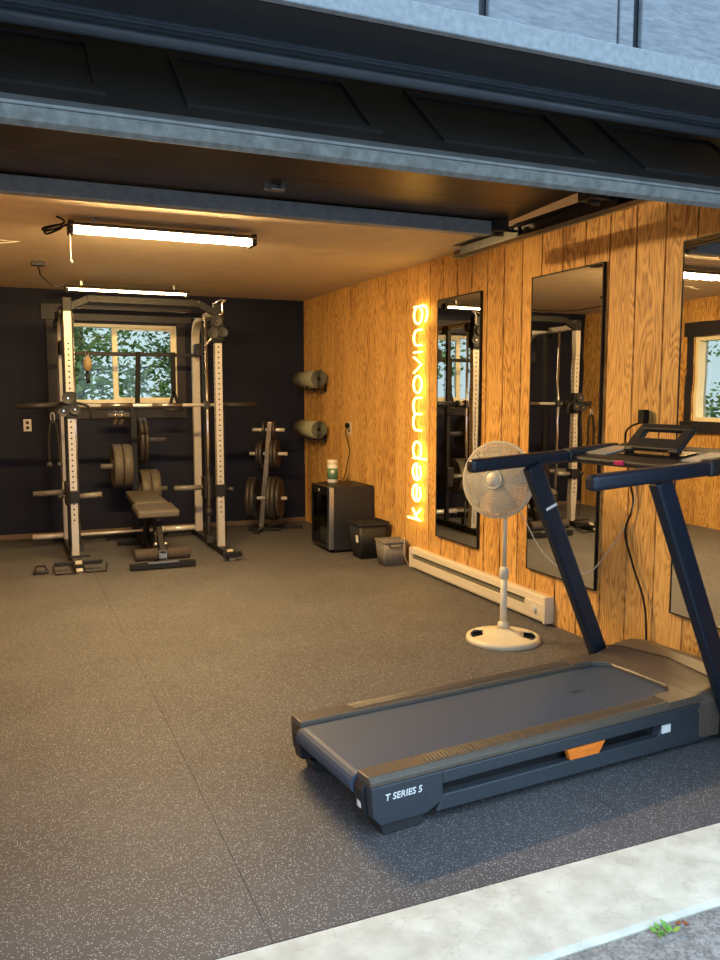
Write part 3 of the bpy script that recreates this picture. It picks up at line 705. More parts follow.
bn = thing('waste_bin', 'black plastic bin with white sticker beside mini fridge', 'bin', (2.755, 6.285, 0))
b = MB()
def rsec(hx, hy, z, r=0.025, n=4):
    out = []
    for cx, cy, a0 in ((hx - r, hy - r, 0), (-hx + r, hy - r, 90), (-hx + r, -hy + r, 180), (hx - r, -hy + r, 270)):
        for k in range(n + 1): out.append(Vector((cx + r * math.cos(R(a0 + 90 * k / n)), cy + r * math.sin(R(a0 + 90 * k / n)), z)))
    return out
b.loft([rsec(.105, .10, 0), rsec(.135, .13, .295), rsec(.130, .125, .295), rsec(.100, .095, .006)], True); b.build('body', 'blackp', bn)
b = MB(); b.loft([rsec(.139, .134, .283), rsec(.145, .140, .286), rsec(.145, .140, .308), rsec(.130, .125, .308), rsec(.130, .125, .297)], False, cap=False)
b.build('rim', 'blackp', bn)
b = MB(); b.bar((-0.125, -0.06, 0.14), (-0.128, -0.06, 0.2), 0.045, 0.002, up=(-1, 0, .1)); b.build('sticker', 'print', bn)
cr = thing('storage_crate', 'small grey open plastic crate between black bin and heater', 'crate', (2.80, 5.925, 0), R(-4))
b = MB(); b.loft([rsec(.085, .085, 0, .015), rsec(.102, .102, .195, .015), rsec(.098, .098, .195, .015), rsec(.082, .082, .005, .015)], True); b.build('body', 'greybin', cr)
b = MB(); b.loft([rsec(.102, .102, .188, .015), rsec(.107, .107, .190, .015), rsec(.107, .107, .203, .015), rsec(.097, .097, .203, .015), rsec(.097, .097, .192, .015)], False, cap=False); b.build('rim', 'greybin', cr)
b = MB(); b.tube(spline([(-0.05, -0.105, 0.182), (-0.045, -0.105, 0.16), (0.045, -0.105, 0.16), (0.05, -0.105, 0.182)], 5), 0.003, n=6); b.build('grip', 'groove', cr)
b = MB(); b.tube(spline([(0.0, 0.0, 0.012), (0.02, -0.05, 0.12), (0.05, -0.092, 0.212), (0.065, -0.112, 0.225), (0.055, -0.125, 0.15), (0.065, -0.13, 0.07), (0.09, -0.14, 0.008)], 8), 0.003, n=6)
tag(b.build('loose_cord', 'cordw', loc=(2.80, 5.925, 0)), 'thin pale cord hanging over the edge of grey crate', 'cord')

# ------------------------------------------------------------------ treadmill
tm = thing('treadmill', 'large dark folding treadmill in the foreground facing the wood wall', 'treadmill', (0.935, 2.475, 0), R(5.5))
# side rails with rows of grip ridges
for s in (-1, 1):
    b = MB()
    yo, yi = s * 0.300, s * 0.212
    ym = s * 0.285
    b.prism([(yo, 0.172), (yo, 0.186), (ym, 0.200), (yi, 0.196), (yi, 0.172)], lambda u, v, q: (q, u, v), 0.0, 1.50)
    for k in range(84):
        x = 0.23 + k * 0.0135
        b.bar((x - 0.006, s * 0.278, 0.2005), (x + 0.006, s * 0.226, 0.199), 0.005, 0.006, up=(0, 0, 1))
    b.build('side_rail', 'tmtop', tm, bevel=0.003)
for s in (-1, 1):
    b = MB(); f = lambda u, v, q: (u, q, v)
    o0, o1 = sorted((s * 0.262, s * 0.303)); i0, i1 = sorted((s * 0.262, s * 0.285))
    b.prism([(0.0, 0.172), (0.008, 0.075), (0.035, 0.045), (0.205, 0.045), (0.265, 0.075), (0.262, 0.172)], f, o0, o1)      # rear cap
    b.prism([(0.2625, 0.128), (1.42, 0.126), (1.50, 0.171), (0.2625, 0.171)], f, o0, o1)                                   # upper band
    b.prism([(0.24, 0.040), (1.52, 0.018), (1.55, 0.060), (1.40, 0.080), (0.266, 0.092)], f, o0, o1)                        # lower band
    b.prism([(1.235, 0.07), (1.50, 0.07), (1.50, 0.14), (1.27, 0.14)], f, *sorted((s * 0.262, s * 0.3025)))                       # solid block ahead of the slot
    b.mi = 1; b.prism([(0.2, 0.06), (1.45, 0.06), (1.45, 0.15), (0.2, 0.15)], f, *sorted((s * 0.240, s * 0.270)))              # dark recess
    b.build('side_panel', ['tmdark', 'gloss'], tm, bevel=0.004)
    b = MB(); a0, a1 = sorted((s * 0.2855, s * 0.306))
    b.prism([(0.80, 0.088), (0.935, 0.085), (0.965, 0.127), (0.785, 0.127)], f, a0, a1); b.prism([(0.83, 0.110), (0.92, 0.110), (0.90, 0.119), (0.85, 0.119)], f, *sorted((s * 0.303, s * 0.3075)))
    if s < 0: b.build('fold_latch', 'orange', tm, bevel=0.002)
    else: b.bm.free()
    b = MB(); c0, c1 = sorted((s * 0.20, s * 0.285)); b.prism([(0.055, 0.0), (0.19, 0.0), (0.205, 0.046), (0.04, 0.046)], f, c0, c1); b.build('foot', 'rubberb', tm, bevel=0.005)
    b = MB(); g0, g1 = sorted((s * 0.208, s * 0.262)); b.prism([(0.0, 0.172), (-0.012, 0.15), (0.0, 0.06), (0.06, 0.05), (0.2, 0.06), (0.2, 0.172)], f, g0, g1)
    b.build('rear_cap', 'blackp', tm, bevel=0.004)
    b = MB(); b.cyl((1.70, s * 0.30, 0.032), (1.70, s * 0.335, 0.032), 0.032, n=20); b.build('wheel', 'rubberb', tm)
# belt loop around deck
b = MB(); prof = []
for k in range(9): a = R(90 + 180 * k / 8); prof.append((0.012 + 0.034 * math.cos(a), 0.148 + 0.034 * math.sin(a)))
prof += [(1.52, 0.114), (1.52, 0.182)]
b.prism(prof, lambda u, v, q: (u, q, v), -0.207, 0.207)
for f_ in b.bm.faces:
    if abs(f_.normal.y) < .5: f_.smooth = False
b.build('running_belt', 'belt', tm, bevel=0.003)
b = MB(); b.box(1.09, 1.15, -0.012, 0.012, 0.1815, 0.1824); b.build('belt_print', 'tmdark', tm)
b = MB(); b.box(0.08, 1.60, -0.205, 0.205, 0.06, 0.112); b.build('deck_frame', 'blackp', tm)
# motor hood
def hsec(x, w, zt, zb=0.03, r=0.03):
    return [Vector((x, -w, zb)), Vector((x, -w, zt - r)), Vector((x, -w + r, zt)), Vector((x, 0, zt + 0.004)), Vector((x, w - r, zt)), Vector((x, w, zt - r)), Vector((x, w, zb))]
b = MB(); b.loft([hsec(1.452, .300, .196), hsec(1.52, .315, .207), hsec(1.62, .325, .228), hsec(1.72, .325, .236), hsec(1.80, .315, .222), hsec(1.85, .295, .18), hsec(1.875, .27, .12)])
b.build('motor_hood', 'tmtop', tm, bevel=0.008, seg=3)
for s in (-1, 1):   # corner fillets beside the belt
    b = MB(); b.prism([(1.30, s * .213), (1.40, s * .207), (1.452, s * .15), (1.452, s * .30), (1.30, s * .30)] if s > 0 else [(1.30, -.30), (1.452, -.30), (1.452, -.15), (1.40, -.207), (1.30, -.213)], lambda u, v, q: (u, v, q), 0.180, 0.2035)
    b.build('hood_corner', 'tmtop', tm, bevel=0.003)
b = MB(); b.tube([(1.56, -.31, .222), (1.60, -.22, .234), (1.64, 0, .239), (1.60, .22, .234), (1.56, .31, .222)], 0.003, n=6); b.build('hood_seam', 'blackp', tm)
b = MB(); b.box(1.56, 1.86, -0.36, -0.31, 0.03, 0.075); b.box(1.56, 1.86, 0.31, 0.36, 0.03, 0.075); b.box(1.80, 1.86, -0.36, 0.36, 0.02, 0.07); b.box(1.56, 1.62, -0.36, 0.36, 0.06, 0.10)
for s in (-1, 1): b.box(1.80, 1.86, s * .33 - .03, s * .33 + .03, 0.0, 0.022)
b.build('base_frame', 'black', tm, bevel=0.005)
for s in (-1, 1):
    b = MB(); b.bar((1.63, s * 0.342, 0.05), (1.150, s * 0.342, 1.065), 0.050, 0.082, up=(0, 0, 1)); b.build('upright', 'tmpost', tm, bevel=0.012, seg=3)
    b = MB(); b.bar((0.795 if s < 0 else 0.835, s * 0.362, 1.070), (1.36, s * 0.362, 1.096), 0.052, 0.056, up=(0, 0, 1)); h = b.build('handrail', 'tmpost', tm, bevel=0.016, seg=3)
    b = MB(); b.bar((1.36, s * 0.362, 1.096), (1.66, s * 0.362, 1.115), 0.060, 0.062, up=(0, 0, 1)); b.build('handrail_joint', 'blackp', tm, bevel=0.012, seg=3)
# upright badge strip on inner face of the far post
b = MB(); p = Vector((1.63, .342, .05)).lerp(Vector((1.15, .342, 1.065)), 0.82); d = Vector((-0.48, 0, 1.015)).normalized()
b.bar(p + Vector((-0.022, -0.0255, -0.012)), p + Vector((0.036, -0.0255, 0.010)), 0.002, 0.012, up=d); b.build('badge_strip', 'print', tm)
# console
b = MB()
cons = lambda x, z0, z1, w: [Vector((x, -w, z0)), Vector((x, w, z0)), Vector((x, w, z1)), Vector((x, -w, z1))]
b.loft([cons(1.36, 1.075, 1.098, .335), cons(1.44, 1.060, 1.108, .336), cons(1.60, 1.070, 1.130, .336), cons(1.68, 1.095, 1.150, .330)])
con = b.build('console', 'blackp', tm, bevel=0.010, seg=3)
b = MB(); b.bar((1.455, 0, 1.1135), (1.585, 0, 1.1315), 0.30, 0.004, up=(0, 0, 1)); b.build('display', 'gloss', con)
for s in (-1, 1):
    b = MB(); b.bar((1.43, s * .255, 1.1105), (1.60, s * .255, 1.1345), 0.115, 0.006, up=(0, 0, 1)); b.build('cup_tray', 'silver', con)  # silver colour carries the bright sheen on the console's side trays
b = MB(); b.bar((1.352, 0.05, 1.086), (1.372, 0.05, 1.088), 0.05, 0.018, up=(0, 0, 1)); b.build('safety_key', 'red', con, bevel=0.003)
# tablet holder: tilted bar frame with a slot
b = MB()
def Q(y, h): return Vector((1.50 + 0.10 * h / .095, 0.02 + y, 1.128 + h))
for y0_, h0_, y1_, h1_, t in ((-.118, 0, -.118, .095, .050), (.118, 0, .118, .095, .050), (-.141, .095, .141, .095, .036), (-.141, .028, .141, .028, .066)):
    b.bar(Q(y0_, h0_), Q(y1_, h1_), 0.022 if abs(h0_ - h1_) < .01 else t, t if abs(h0_ - h1_) < .01 else 0.022, up=(0.62, 0, 0.49) if abs(h0_ - h1_) < .01 else (-0.49, 0, 0.62))
b.build('tablet_holder', 'blackp', tm, bevel=0.006)
# printed words on the near rear side
def text_mesh(name, s, size, mat, parent, loc, rot, spacing=1.0, shear=0.0):
    cu = bpy.data.curves.new(name, 'FONT'); cu.body = s; cu.size = size; cu.extrude = 0.0006; cu.space_character = spacing; cu.shear = shear; cu.offset = size * 0.012
    o = bpy.data.objects.new(name, cu); COL.objects.link(o)
    me = bpy.data.meshes.new_from_object(o.evaluated_get(bpy.context.evaluated_depsgraph_get())); bpy.data.objects.remove(o); bpy.data.curves.remove(cu)
    me.materials.clear(); me.materials.append(M[mat])
    ob = bpy.data.objects.new(name, me); COL.objects.link(ob); ob.parent = parent; ob.location = loc; ob.rotation_euler = rot
    return ob
text_mesh('series_lettering', 'T SERIES 5', 0.030, 'print', tm, (0.048, -0.3036, 0.122), (R(90), 0, 0), 1.02, 0.12)
b = MB(); b.box(1.255, 1.300, -0.3075, -0.3030, 0.092, 0.122); b.build('rating_label', 'print', tm)
b = MB(); b.prism([(-0.012, 0.0), (0.010, 0.0), (0.012, 0.022), (-0.010, 0.022)], lambda u, v, q: (q, u, v), -0.0145, -0.0125)
b.build('rear_emblem', 'print', tm, loc=(0.008, -0.235, 0.088))
pcs = thing('charger_cord', 'black cord hanging down the wood wall behind the treadmill console', 'cord', (XR, 3.21, 1.26))
b = MB(); b.box(-0.045, -0.0105, -0.022, 0.022, -0.04, 0.03); b.build('plug', 'cordb', pcs, bevel=0.004)
b = MB(); b.tube(spline([(-0.03, 0, -0.03), (-0.06, 0.06, -0.06), (-0.05, 0.10, -0.12), (-0.03, 0.09, -0.3), (-0.02, 0.06, -0.45), (-0.03, 0.10, -0.60), (-0.02, 0.05, -0.76), (-0.03, -0.06, -0.96), (-0.03, -0.085, -1.255)], 8), 0.0055, n=6); b.build('cord', 'cordb', pcs)

# ------------------------------------------------------------------ smith machine and cable rack
RX, RY = 1.05, 6.95
rk = thing('smith_machine', 'large silver and black cable rack in front of the back window', 'weight rack', (RX, RY, 0))
HW = 0.60          # half distance between uprights
for s in (-1, 1):
    x = s * HW
    # front upright with rows of holes
    b = MB(); zt = 2.02 if s < 0 else 1.80; b.box(x - 0.029, x + 0.029, -0.032, 0.032, 0.055, zt)
    b.mi = 1
    for k in range(33):
        z = 0.36 + k * 0.044
        if 0.50 < z < 0.60: continue
        for sy in (-1,): b.cyl((x, -0.031, z), (x, -0.0325, z), 0.008, n=8)
        for sx in (-1, 1): b.cyl((x + sx * 0.028, 0, z), (x + sx * 0.0295, 0, z), 0.008, n=8)
    b.build('front_upright', ['silver', 'groove'], rk, bevel=0.002, seg=1)
    b = MB(); b.box(x - 0.034, x + 0.034, -0.036, 0.036, zt, 2.13); b.build('upright_cap', 'black', rk, bevel=0.004)
    # rear column bending forward at the top
    b = MB(); b.tube([(x, 0.90, 0.055), (x, 0.90, 1.78)] + spline([(x, 0.90, 1.80), (x, 0.885, 1.92), (x, 0.82, 2.01), (x, 0.70, 2.05)], 6) + [(x, 0.05, 2.06)], 0, rect=(0.05, 0.07), up=(1, 0, 0))
    b.build('rear_column', 'silver', rk, bevel=0.004, seg=1)
    b = MB(); b.box(x - 0.03, x + 0.03, 0.70, 0.86, 1.72, 1.84); b.build('column_pulley_housing', 'black', rk, bevel=0.01)
    # base rail and feet
    b = MB(); b.box(x - 0.035, x + 0.035, -0.38, 1.15, 0.012, 0.06); b.box(x - 0.12, x + 0.12, 1.12, 1.18, 0.0, 0.05); b.build('base_rail', 'black', rk, bevel=0.004)
    b = MB(); b.bar((x, -0.30, 0.075), (x, -0.40, 0.01), 0.05, 0.02, up=(0, 0, 1)); b.build('toe_plate', 'silver', rk, bevel=0.003)
    # guide rod with its two stops
    b = MB(); b.cyl((x - s * 0.05, 0.22, 0.06), (x - s * 0.05, 0.22, 2.04), 0.013, n=14); b.build('guide_rod', 'chrome', rk)
    b = MB(); b.cyl((x - s * 0.05, 0.22, 0.30), (x - s * 0.05, 0.22, 0.36), 0.028, n=14); b.build('rod_stop', 'rubberb', rk)
    b = MB(); b.box(x - s * .05 - .03, x - s * .05 + .03, 0.19, 0.25, 0.06, 0.12); b.build('rod_base', 'rubberb', rk)
    # cable weight carriage inside the frame
    b = MB(); b.box(x - 0.02, x + 0.02, 0.50, 0.54, 0.06, 2.04); b.build('carriage_rail', 'black', rk, bevel=0.003)
    b = MB(); b.box(x - 0.035, x + 0.035, 0.44, 0.60, 0.42, 0.62); b.build('carriage', 'blackp', rk, bevel=0.01)
    # loading pins either side (weight horns)
    b = MB(); b.cyl((x - 0.04, 0.52, 0.53), (x - 0.29, 0.52, 0.525), 0.024, n=16) if s < 0 else b.cyl((x - 0.04, 0.52, 0.52), (x - 0.30, 0.52, 0.52), 0.024, n=16)
    b.build('loading_pin', 'peggrey', rk)
    if s < 0:
        b = MB(); b.cyl((x + 0.03, -0.0, 0.545), (x + 0.22, -0.02, 0.56), 0.022, n=16); b.build('spotter_arm', 'peggrey', rk)
    b = MB(); b.box(x - 0.045, x + 0.045, -0.05, 0.045, 0.50, 0.60); b.build('sleeve_collar', 'black', rk, bevel=0.006)
    b = MB(); b.cyl((x + s * 0.045, 0, 0.55), (x + s * 0.09, 0, 0.55), 0.010, n=10); b.cyl((x + s * 0.08, 0, 0.55), (x + s * 0.12, 0, 0.55), 0.022, n=14); b.build('pop_pin', 'blackp', rk)
    # sliding pulley carriage on the upright
    zc = 1.28 if s < 0 else 1.92
    b = MB(); b.box(x - 0.045, x + 0.045, -0.055, 0.05, zc - 0.10, zc + 0.11); b.build('slider', 'black', rk, bevel=0.008)
    for k, (dx, dz, r_) in enumerate(((-0.02, 0.06, .045), (-0.055, -0.04, .045), (0.03, -0.03, .04))):
        b = MB(); b.lathe([(0, -.014), (r_ * .3, -.014), (r_ * .35, -.008), (r_, -.011), (r_ * .86, 0), (r_, .011), (r_ * .35, .008), (r_ * .3, .014), (0, .014)], origin=(x + dx, -0.070, zc + dz), axis=(0, 1, 0), n=22, smooth=False); pl = b.build('pulley', 'blackp', rk)
        b = MB(); b.cyl((x + dx, -0.088, zc + dz), (x + dx, -0.055, zc + dz), 0.007, n=8); b.build('pulley_bolt', 'chrome', pl)
    # top pulleys
    for (yy, zz) in ((0.05, 2.02), (0.80, 1.98), (0.50, 2.02)):
        b = MB(); b.lathe([(0, -.013), (.045, -.013), (.038, 0), (.045, .013), (0, .013)], origin=(x + s * 0.05, yy, zz), axis=(1, 0, 0), n=20); b.build('top_pulley', 'blackp', rk)
    # cables
    b = MB(); b.tube([(x + s * .03, -0.08, 0.12), (x + s * .03, -0.08, 1.25)], 0.003, n=6); b.tube([(x + s * .05, 0.50, 2.06), (x + s * .05, 0.50, 0.62)], 0.003, n=6); b.tube([(x + s * .05, 0.05, 2.065), (x + s * .05, 0.80, 2.03)], 0.003, n=6); b.build('cable', 'cordb', rk)
# cross members
b = MB(); b.bar((-0.44, 0, 2.125), (0.44, 0, 2.125), 0.05, 0.055, up=(0, 0, 1))
for s in (-1, 1): b.bar((s * 0.44, 0, 2.125), (s * 0.60, 0, 2.045), 0.05, 0.055, up=(0, 0, 1))
for k in range(-3, 4): b.cyl((k * .12, -0.026, 2.125), (k * .12, -0.030, 2.125), 0.008, n=8)
b.build('front_crossbeam', 'black', rk, bevel=0.004)
b = MB(); b.box(-0.60, 0.60, 0.875, 0.925, 1.72, 1.755); b.build('rear_crossbeam', 'black', rk, bevel=0.004)
b = MB(); b.box(-0.56, 0.56, 1.13, 1.17, 0.01, 0.04); b.build('floor_crossbeam', 'black', rk, bevel=0.004)
b = MB(); b.bar((-0.6, 0.45, 2.07), (0.6, 0.45, 2.07), 0.04, 0.04, up=(0, 0, 1)); b.build('middle_crossbeam', 'black', rk, bevel=0.004)
# chrome hook ornaments on the right top
b = MB(); b.tube(spline([(0.56, -0.05, 2.12), (0.60, -0.06, 2.15), (0.66, -0.06, 2.155), (0.63, -0.06, 2.13), (0.63, -0.06, 2.05), (0.60, -0.06, 2.03)], 6), 0.008, n=8); b.build('hook', 'chrome', rk)
b = MB(); b.tube(spline([(0.56, -0.06, 1.93), (0.545, -0.07, 1.86), (0.50, -0.07, 1.80), (0.47, -0.07, 1.77)], 6), 0.009, n=8); b.build('hook', 'chrome', rk)
# left low pulley foot plates
b = MB(); b.box(-0.78, -0.42, -0.31, -0.28, 0.045, 0.075); b.box(-0.66, -0.50, -0.20, -0.18, 0.085, 0.10); b.build('foot_bar', 'black', rk, bevel=0.004)
for dx in (-0.70, -0.48):
    b = MB(); b.tube([(dx - .09, -0.31, 0.05), (dx - .075, -0.42, 0.008), (dx + .075, -0.42, 0.008), (dx + .09, -0.31, 0.05)], 0.006, n=6); b.build('foot_loop', 'black', rk)
b = MB(); b.box(0.52, 0.68, -0.42, -0.37, 0.035, 0.075); b.build('front_foot', 'black', rk, bevel=0.006)
# black hook to the inside of the left slider
b = MB(); b.tube(spline([(-0.55, -0.07, 1.30), (-0.49, -0.08, 1.285), (-0.455, -0.08, 1.25), (-0.452, -0.08, 1.18)], 6), 0.011, n=8); b.build('j_hook', 'black', rk)

# smith bar captured on the two guide rods
b = MB(); b.cyl((-0.63, 0, 0), (0.66, 0, 0), 0.0145, n=16); sb = b.build('smith_bar', 'barsilver', rk, loc=(0, 0.25, 1.277))
for s in (-1, 1):
    b = MB(); b.cyl((s * 0.66, 0, 0), (s * 1.0, 0, 0), 0.025, n=18); b.cyl((s * 0.63, 0, 0), (s * 0.66, 0, 0), 0.036, n=18); b.build('sleeve', 'blackp', sb)
    b = MB(); b.box(s * .55 - .02, s * .55 + .02, -0.05, 0.03, -0.035, 0.035); b.build('bearing_block', 'blackp', sb, bevel=0.005)
for x0, x1 in ((-0.34, -0.08), (0.08, 0.34)):
    b = MB(); b.cyl((x0, 0, 0), (x1, 0, 0), 0.0155, n=16); b.build('knurl', 'steel', sb)
fb = thing('barbell', 'silver barbell resting low across the rear feet of the rack, along back wall', 'barbell', (0.9, 7.88, 0.0865))
b = MB(); b.cyl((-0.42, 0, 0), (0.42, 0, 0), 0.014, n=12); b.build('shaft', 'barsilver', fb)
for s in (-1, 1):
    b = MB(); b.cyl((s * 0.42, 0, 0), (s * 0.75, 0, 0), 0.0255, n=16); b.cyl((s * .42, 0, 0), (s * .40, 0, 0), 0.033, n=16); b.build('sleeve', 'barsilver', fb)

# tricep rope on a carabiner
tr = thing('tricep_rope', 'black rope handle hanging by a carabiner from left side of rack', 'rope', (0.31, 6.85, 1.17))
b = MB(); b.tube(spline([(0.082, 0.01, 0.11), (0.05, 0.0, 0.10), (0.0, 0, 0.06)], 5), 0.007, n=8); b.build('strap', 'cordb', tr)
b = MB(); b.tube(spline([(0, 0, 0.06), (0.014, 0, 0.03), (0.010, 0, -0.01), (-0.006, 0, -0.015), (-0.014, 0, 0.03)], 5, True), 0.005, n=6, closed=True); b.build('carabiner', 'steel', tr)
b = MB(); b.tube(spline([(-0.035, 0, -0.33), (-0.034, 0, -0.18), (-0.022, 0, -0.04), (0.0, 0, -0.008), (0.022, 0, -0.04), (0.036, 0, -0.18), (0.040, 0, -0.33)], 6), 0.011, n=8); b.build('rope', 'cordb', tr)
for x in (-0.035, 0.040):
    b = MB(); b.lathe([(0, -.03), (.02, -.028), (.024, -.01), (.018, .008), (.012, .012), (0, .012)], origin=(x, 0, -0.34), n=16); b.build('end_stop', 'rubberb', tr)
# hanging handles and strap from the rear crossbeam
hb = thing('hanging_grip', 'tan bulb-shaped grip with black handle hanging in the window', 'grip', (0.665, 7.80, 1.73))
b = MB(); b.lathe([(0, -0.012), (0.012, -0.015), (0.032, -0.05), (0.040, -0.09), (0.034, -0.125), (0.018, -0.15), (0, -0.152)], n=20); b.build('bulb', plain('tan_leather', (0.42, 0.30, 0.16), 0.5), hb)
b = MB(); b.cyl((0, 0, -0.15), (0, 0, -0.26), 0.017, n=14); b.build('handle', 'blackp', hb)
b = MB(); b.tube(spline([(0, 0, -0.016), (0.012, 0.01, 0.0), (0.008, 0.07, 0.032), (-0.008, 0.07, 0.032), (-0.012, 0.01, 0.0)], 5, True), 0.003, n=6, closed=True); b.build('loop', 'steel', hb)
st = thing('ab_strap', 'black loop strap hanging from crossbeam at right half of window', 'strap', (1.43, 7.85, 1.7))
b = MB(); b.bar((0, -0.032, 0.06), (0.0, -0.032, -0.30), 0.045, 0.006, up=(0, 1, 0)); b.bar((0, -0.032, -0.30), (-0.045, -0.032, -0.47), 0.030, 0.006, up=(0, 1, 0)); b.bar((0, -0.032, -0.30), (0.055, -0.032, -0.47), 0.030, 0.006, up=(0, 1, 0)); b.box(-0.022, 0.022, -0.035, 0.031, 0.056, 0.062); b.build('webbing', 'cordb', st)
b = MB(); b.cyl((-0.09, -0.032, -0.475), (0.08, -0.032, -0.475), 0.016, n=14); b.build('grip_bar', 'rubberb', st)
s2_ = thing('resistance_strap', 'dark flat strap hanging from crossbeam at middle of window', 'strap', (1.115, 7.85, 1.7))
b = MB(); b.bar((0, -0.030, 0.06), (-0.02, -0.030, -0.44), 0.045, 0.008, up=(0, 1, 0)); b.box(-0.022, 0.022, -0.033, 0.031, 0.056, 0.062); b.build('webbing', 'cordb', s2_)
# chain handle lying by the left foot
ch = thing('cable_handle', 'small black stirrup handle lying on floor at left rack foot', 'handle', (0.175, 6.62, 0.0))
b = MB(); b.tube([(-0.05, 0, 0.016), (-0.03, 0.07, 0.05), (0.03, 0.07, 0.05), (0.05, 0, 0.016)], 0.008, n=6); b.build('stirrup', 'cordb', ch)
b = MB(); b.cyl((-0.055, 0, 0.016), (0.055, 0, 0.016), 0.016, n=12); b.build('grip', 'rubberb', ch)

# ------------------------------------------------------------------ plates
def plate_mesh(r, t, mat):
    b = MB()
    b.lathe([(0.026, -t / 2), (r * .30, -t / 2), (r * .32, -t * .30), (r * .78, -t * .30), (r * .82, -t / 2), (r * .97, -t / 2), (r, -t * .40), (r, t * .40), (r * .97, t / 2), (r * .82, t / 2), (r * .78, t * .30), (r * .32, t * .30), (r * .30, t / 2), (0.026, t / 2), (0.026, -t / 2)], axis=(1, 0, 0), n=40)
    o = b.build('weight_plate', mat); return o
protos = {}
def plate(r, t, mat, loc, rz, label, group):
    key = (r, t, mat)
    if key not in protos: protos[key] = o = plate_mesh(r, t, mat)
    else: o = protos[key].copy(); COL.objects.link(o)
    o.location = loc; o.rotation_euler = (0, 0, rz); tag(o, label, 'weight plate', group); return o
T1 = (1.075, 7.97)
pt = thing('plate_tree', 'black plate tree with thick bumper plates under the window', 'plate rack', (T1[0], T1[1], 0))
b = MB(); b.bar((0, 0, 0.04), (0, 0, 1.24), 0.06, 0.06, up=(0, 1, 0)); b.build('post', 'black', pt, bevel=0.005)
b = MB(); b.box(-0.28, 0.28, -0.03, 0.03, 0.0, 0.04); b.box(-0.03, 0.03, -0.22, 0.30, 0.0, 0.045); b.build('base', 'black', pt, bevel=0.005)
g1 = 'bumper plates on the plate tree under the window'
for (sx, z, L) in ((-1, 1.178, .2), (1, .935, .27), (-1, .70, .28), (1, .47, .27)):
    b = MB(); b.cyl((sx * .03, 0, z), (sx * (.03 + L), 0, z), 0.0245, n=16); b.build('peg', 'peggrey', pt)
px_, py_ = T1
plate(.205, .082, 'bumper', (px_ - .075, py_, .70), 0, 'thick bumper plate on lower left peg of the window tree, next to post', g1)
plate(.205, .082, 'bumper', (px_ - .162, py_, .70), 0, 'thick bumper plate on lower left peg of the window tree, outermost', g1)
plate(.215, .036, 'iron', (px_ + .055, py_, .935), 0, 'thin plate on upper right peg of the window tree, next to post', g1)
plate(.215, .036, 'iron', (px_ + .096, py_, .935), 0, 'thin plate on upper right peg of the window tree, outermost', g1)
plate(.190, .085, 'bumper', (px_ + .085, py_, .47), 0, 'bumper plate behind the bench pad, nearer the tree post', g1)
plate(.190, .085, 'bumper', (px_ + .175, py_, .47), 0, 'bumper plate behind the bench pad, at outer end of peg', g1)
for k, (dx, lb) in enumerate(((-.105, 'grey spring collar on top left peg of the window tree, nearer the post'), (-.165, 'grey spring collar on top left peg of the window tree, outer one'))):
    cl = thing('spring_collar', lb, 'collar', (px_ + dx, py_, 1.178), 0, 'spring collars on the plate tree')
    b = MB(); b.lathe([(.0255, -.018), (.036, -.018), (.036, .018), (.0255, .018), (.0255, -.018)], axis=(1, 0, 0), n=18); b.build('ring', 'chrome', cl)
    b = MB(); b.bar((0, -.02, -.036), (-.02, -.03, -.085), 0.035, 0.012); b.build('lever', 'steel', cl)

a2 = R(-28); T2 = (2.33, 7.93)
pt2 = thing('plate_tree', 'leaning black plate tree with iron plates in the dark back corner', 'plate rack', (T2[0], T2[1], 0), a2)
b = MB(); b.bar((-0.04, 0.05, 0.03), (0.075, -0.02, 1.10), 0.05, 0.05, up=(0, 1, 0)); b.build('post', 'steel', pt2, bevel=0.004)
b = MB(); b.box(-0.16, 0.16, -0.03, 0.03, 0, 0.03); b.box(-0.07, -0.01, -0.22, 0.22, 0, 0.032); b.box(0.02, 0.36, 0.15, 0.19, 0, 0.03); b.build('base', 'black', pt2, bevel=0.004)
def T2w(x, y, z):
    c, s = math.cos(a2), math.sin(a2); return (T2[0] + c * x - s * y, T2[1] + s * x + c * y, z)
g2 = 'iron plates on the corner plate tree'
pegs2 = ((1.02, .066, .17, .15), (.78, .042, .18, .20), (.33, -.008, .19, .24))
for z, xc, La, Lb in pegs2:
    for s, L_ in ((-1, La), (1, Lb)):
        b = MB(); yc = 0.02 - 0.03 * z; b.cyl((xc, yc, z), (xc + s * L_, yc, z), 0.018, n=14); b.build('peg', 'barsilver', pt2)
spec = [(.090, .028, 1.02, .066, -.05, 'small iron plate on the top left peg of the corner tree'), (.090, .028, 1.02, .066, .05, 'small iron plate on the top right peg of the corner tree'),
        (.135, .030, .78, .042, -.055, 'medium iron plate on the middle left peg of the corner tree, next to post'), (.115, .028, .78, .042, -.09, 'medium iron plate on the middle left peg of the corner tree, outer one'),
        (.143, .034, .78, .042, .055, 'medium iron plate on the middle right peg of the corner tree, next to post'), (.143, .034, .78, .042, .093, 'medium iron plate on the middle right peg of the corner tree, outer one'),
        (.215, .040, .33, -.008, -.082, 'large iron plate on the bottom left peg of the corner tree, next to post'), (.215, .040, .33, -.008, -.125, 'large iron plate on the bottom left peg of the corner tree, outer one'),
        (.222, .040, .33, -.008, .082, 'large iron plate on the bottom right peg of the corner tree, next to post'), (.222, .040, .33, -.008, .125, 'large iron plate on the bottom right peg of the corner tree, second from post'), (.200, .036, .33, -.008, .166, 'large iron plate on the bottom right peg of the corner tree, facing the fridge')]
for r_, t_, z, xc, dx, lb in spec:
    plate(r_, t_, 'iron', T2w(xc + dx, 0.02 - 0.03 * z, z), a2, lb, g2)

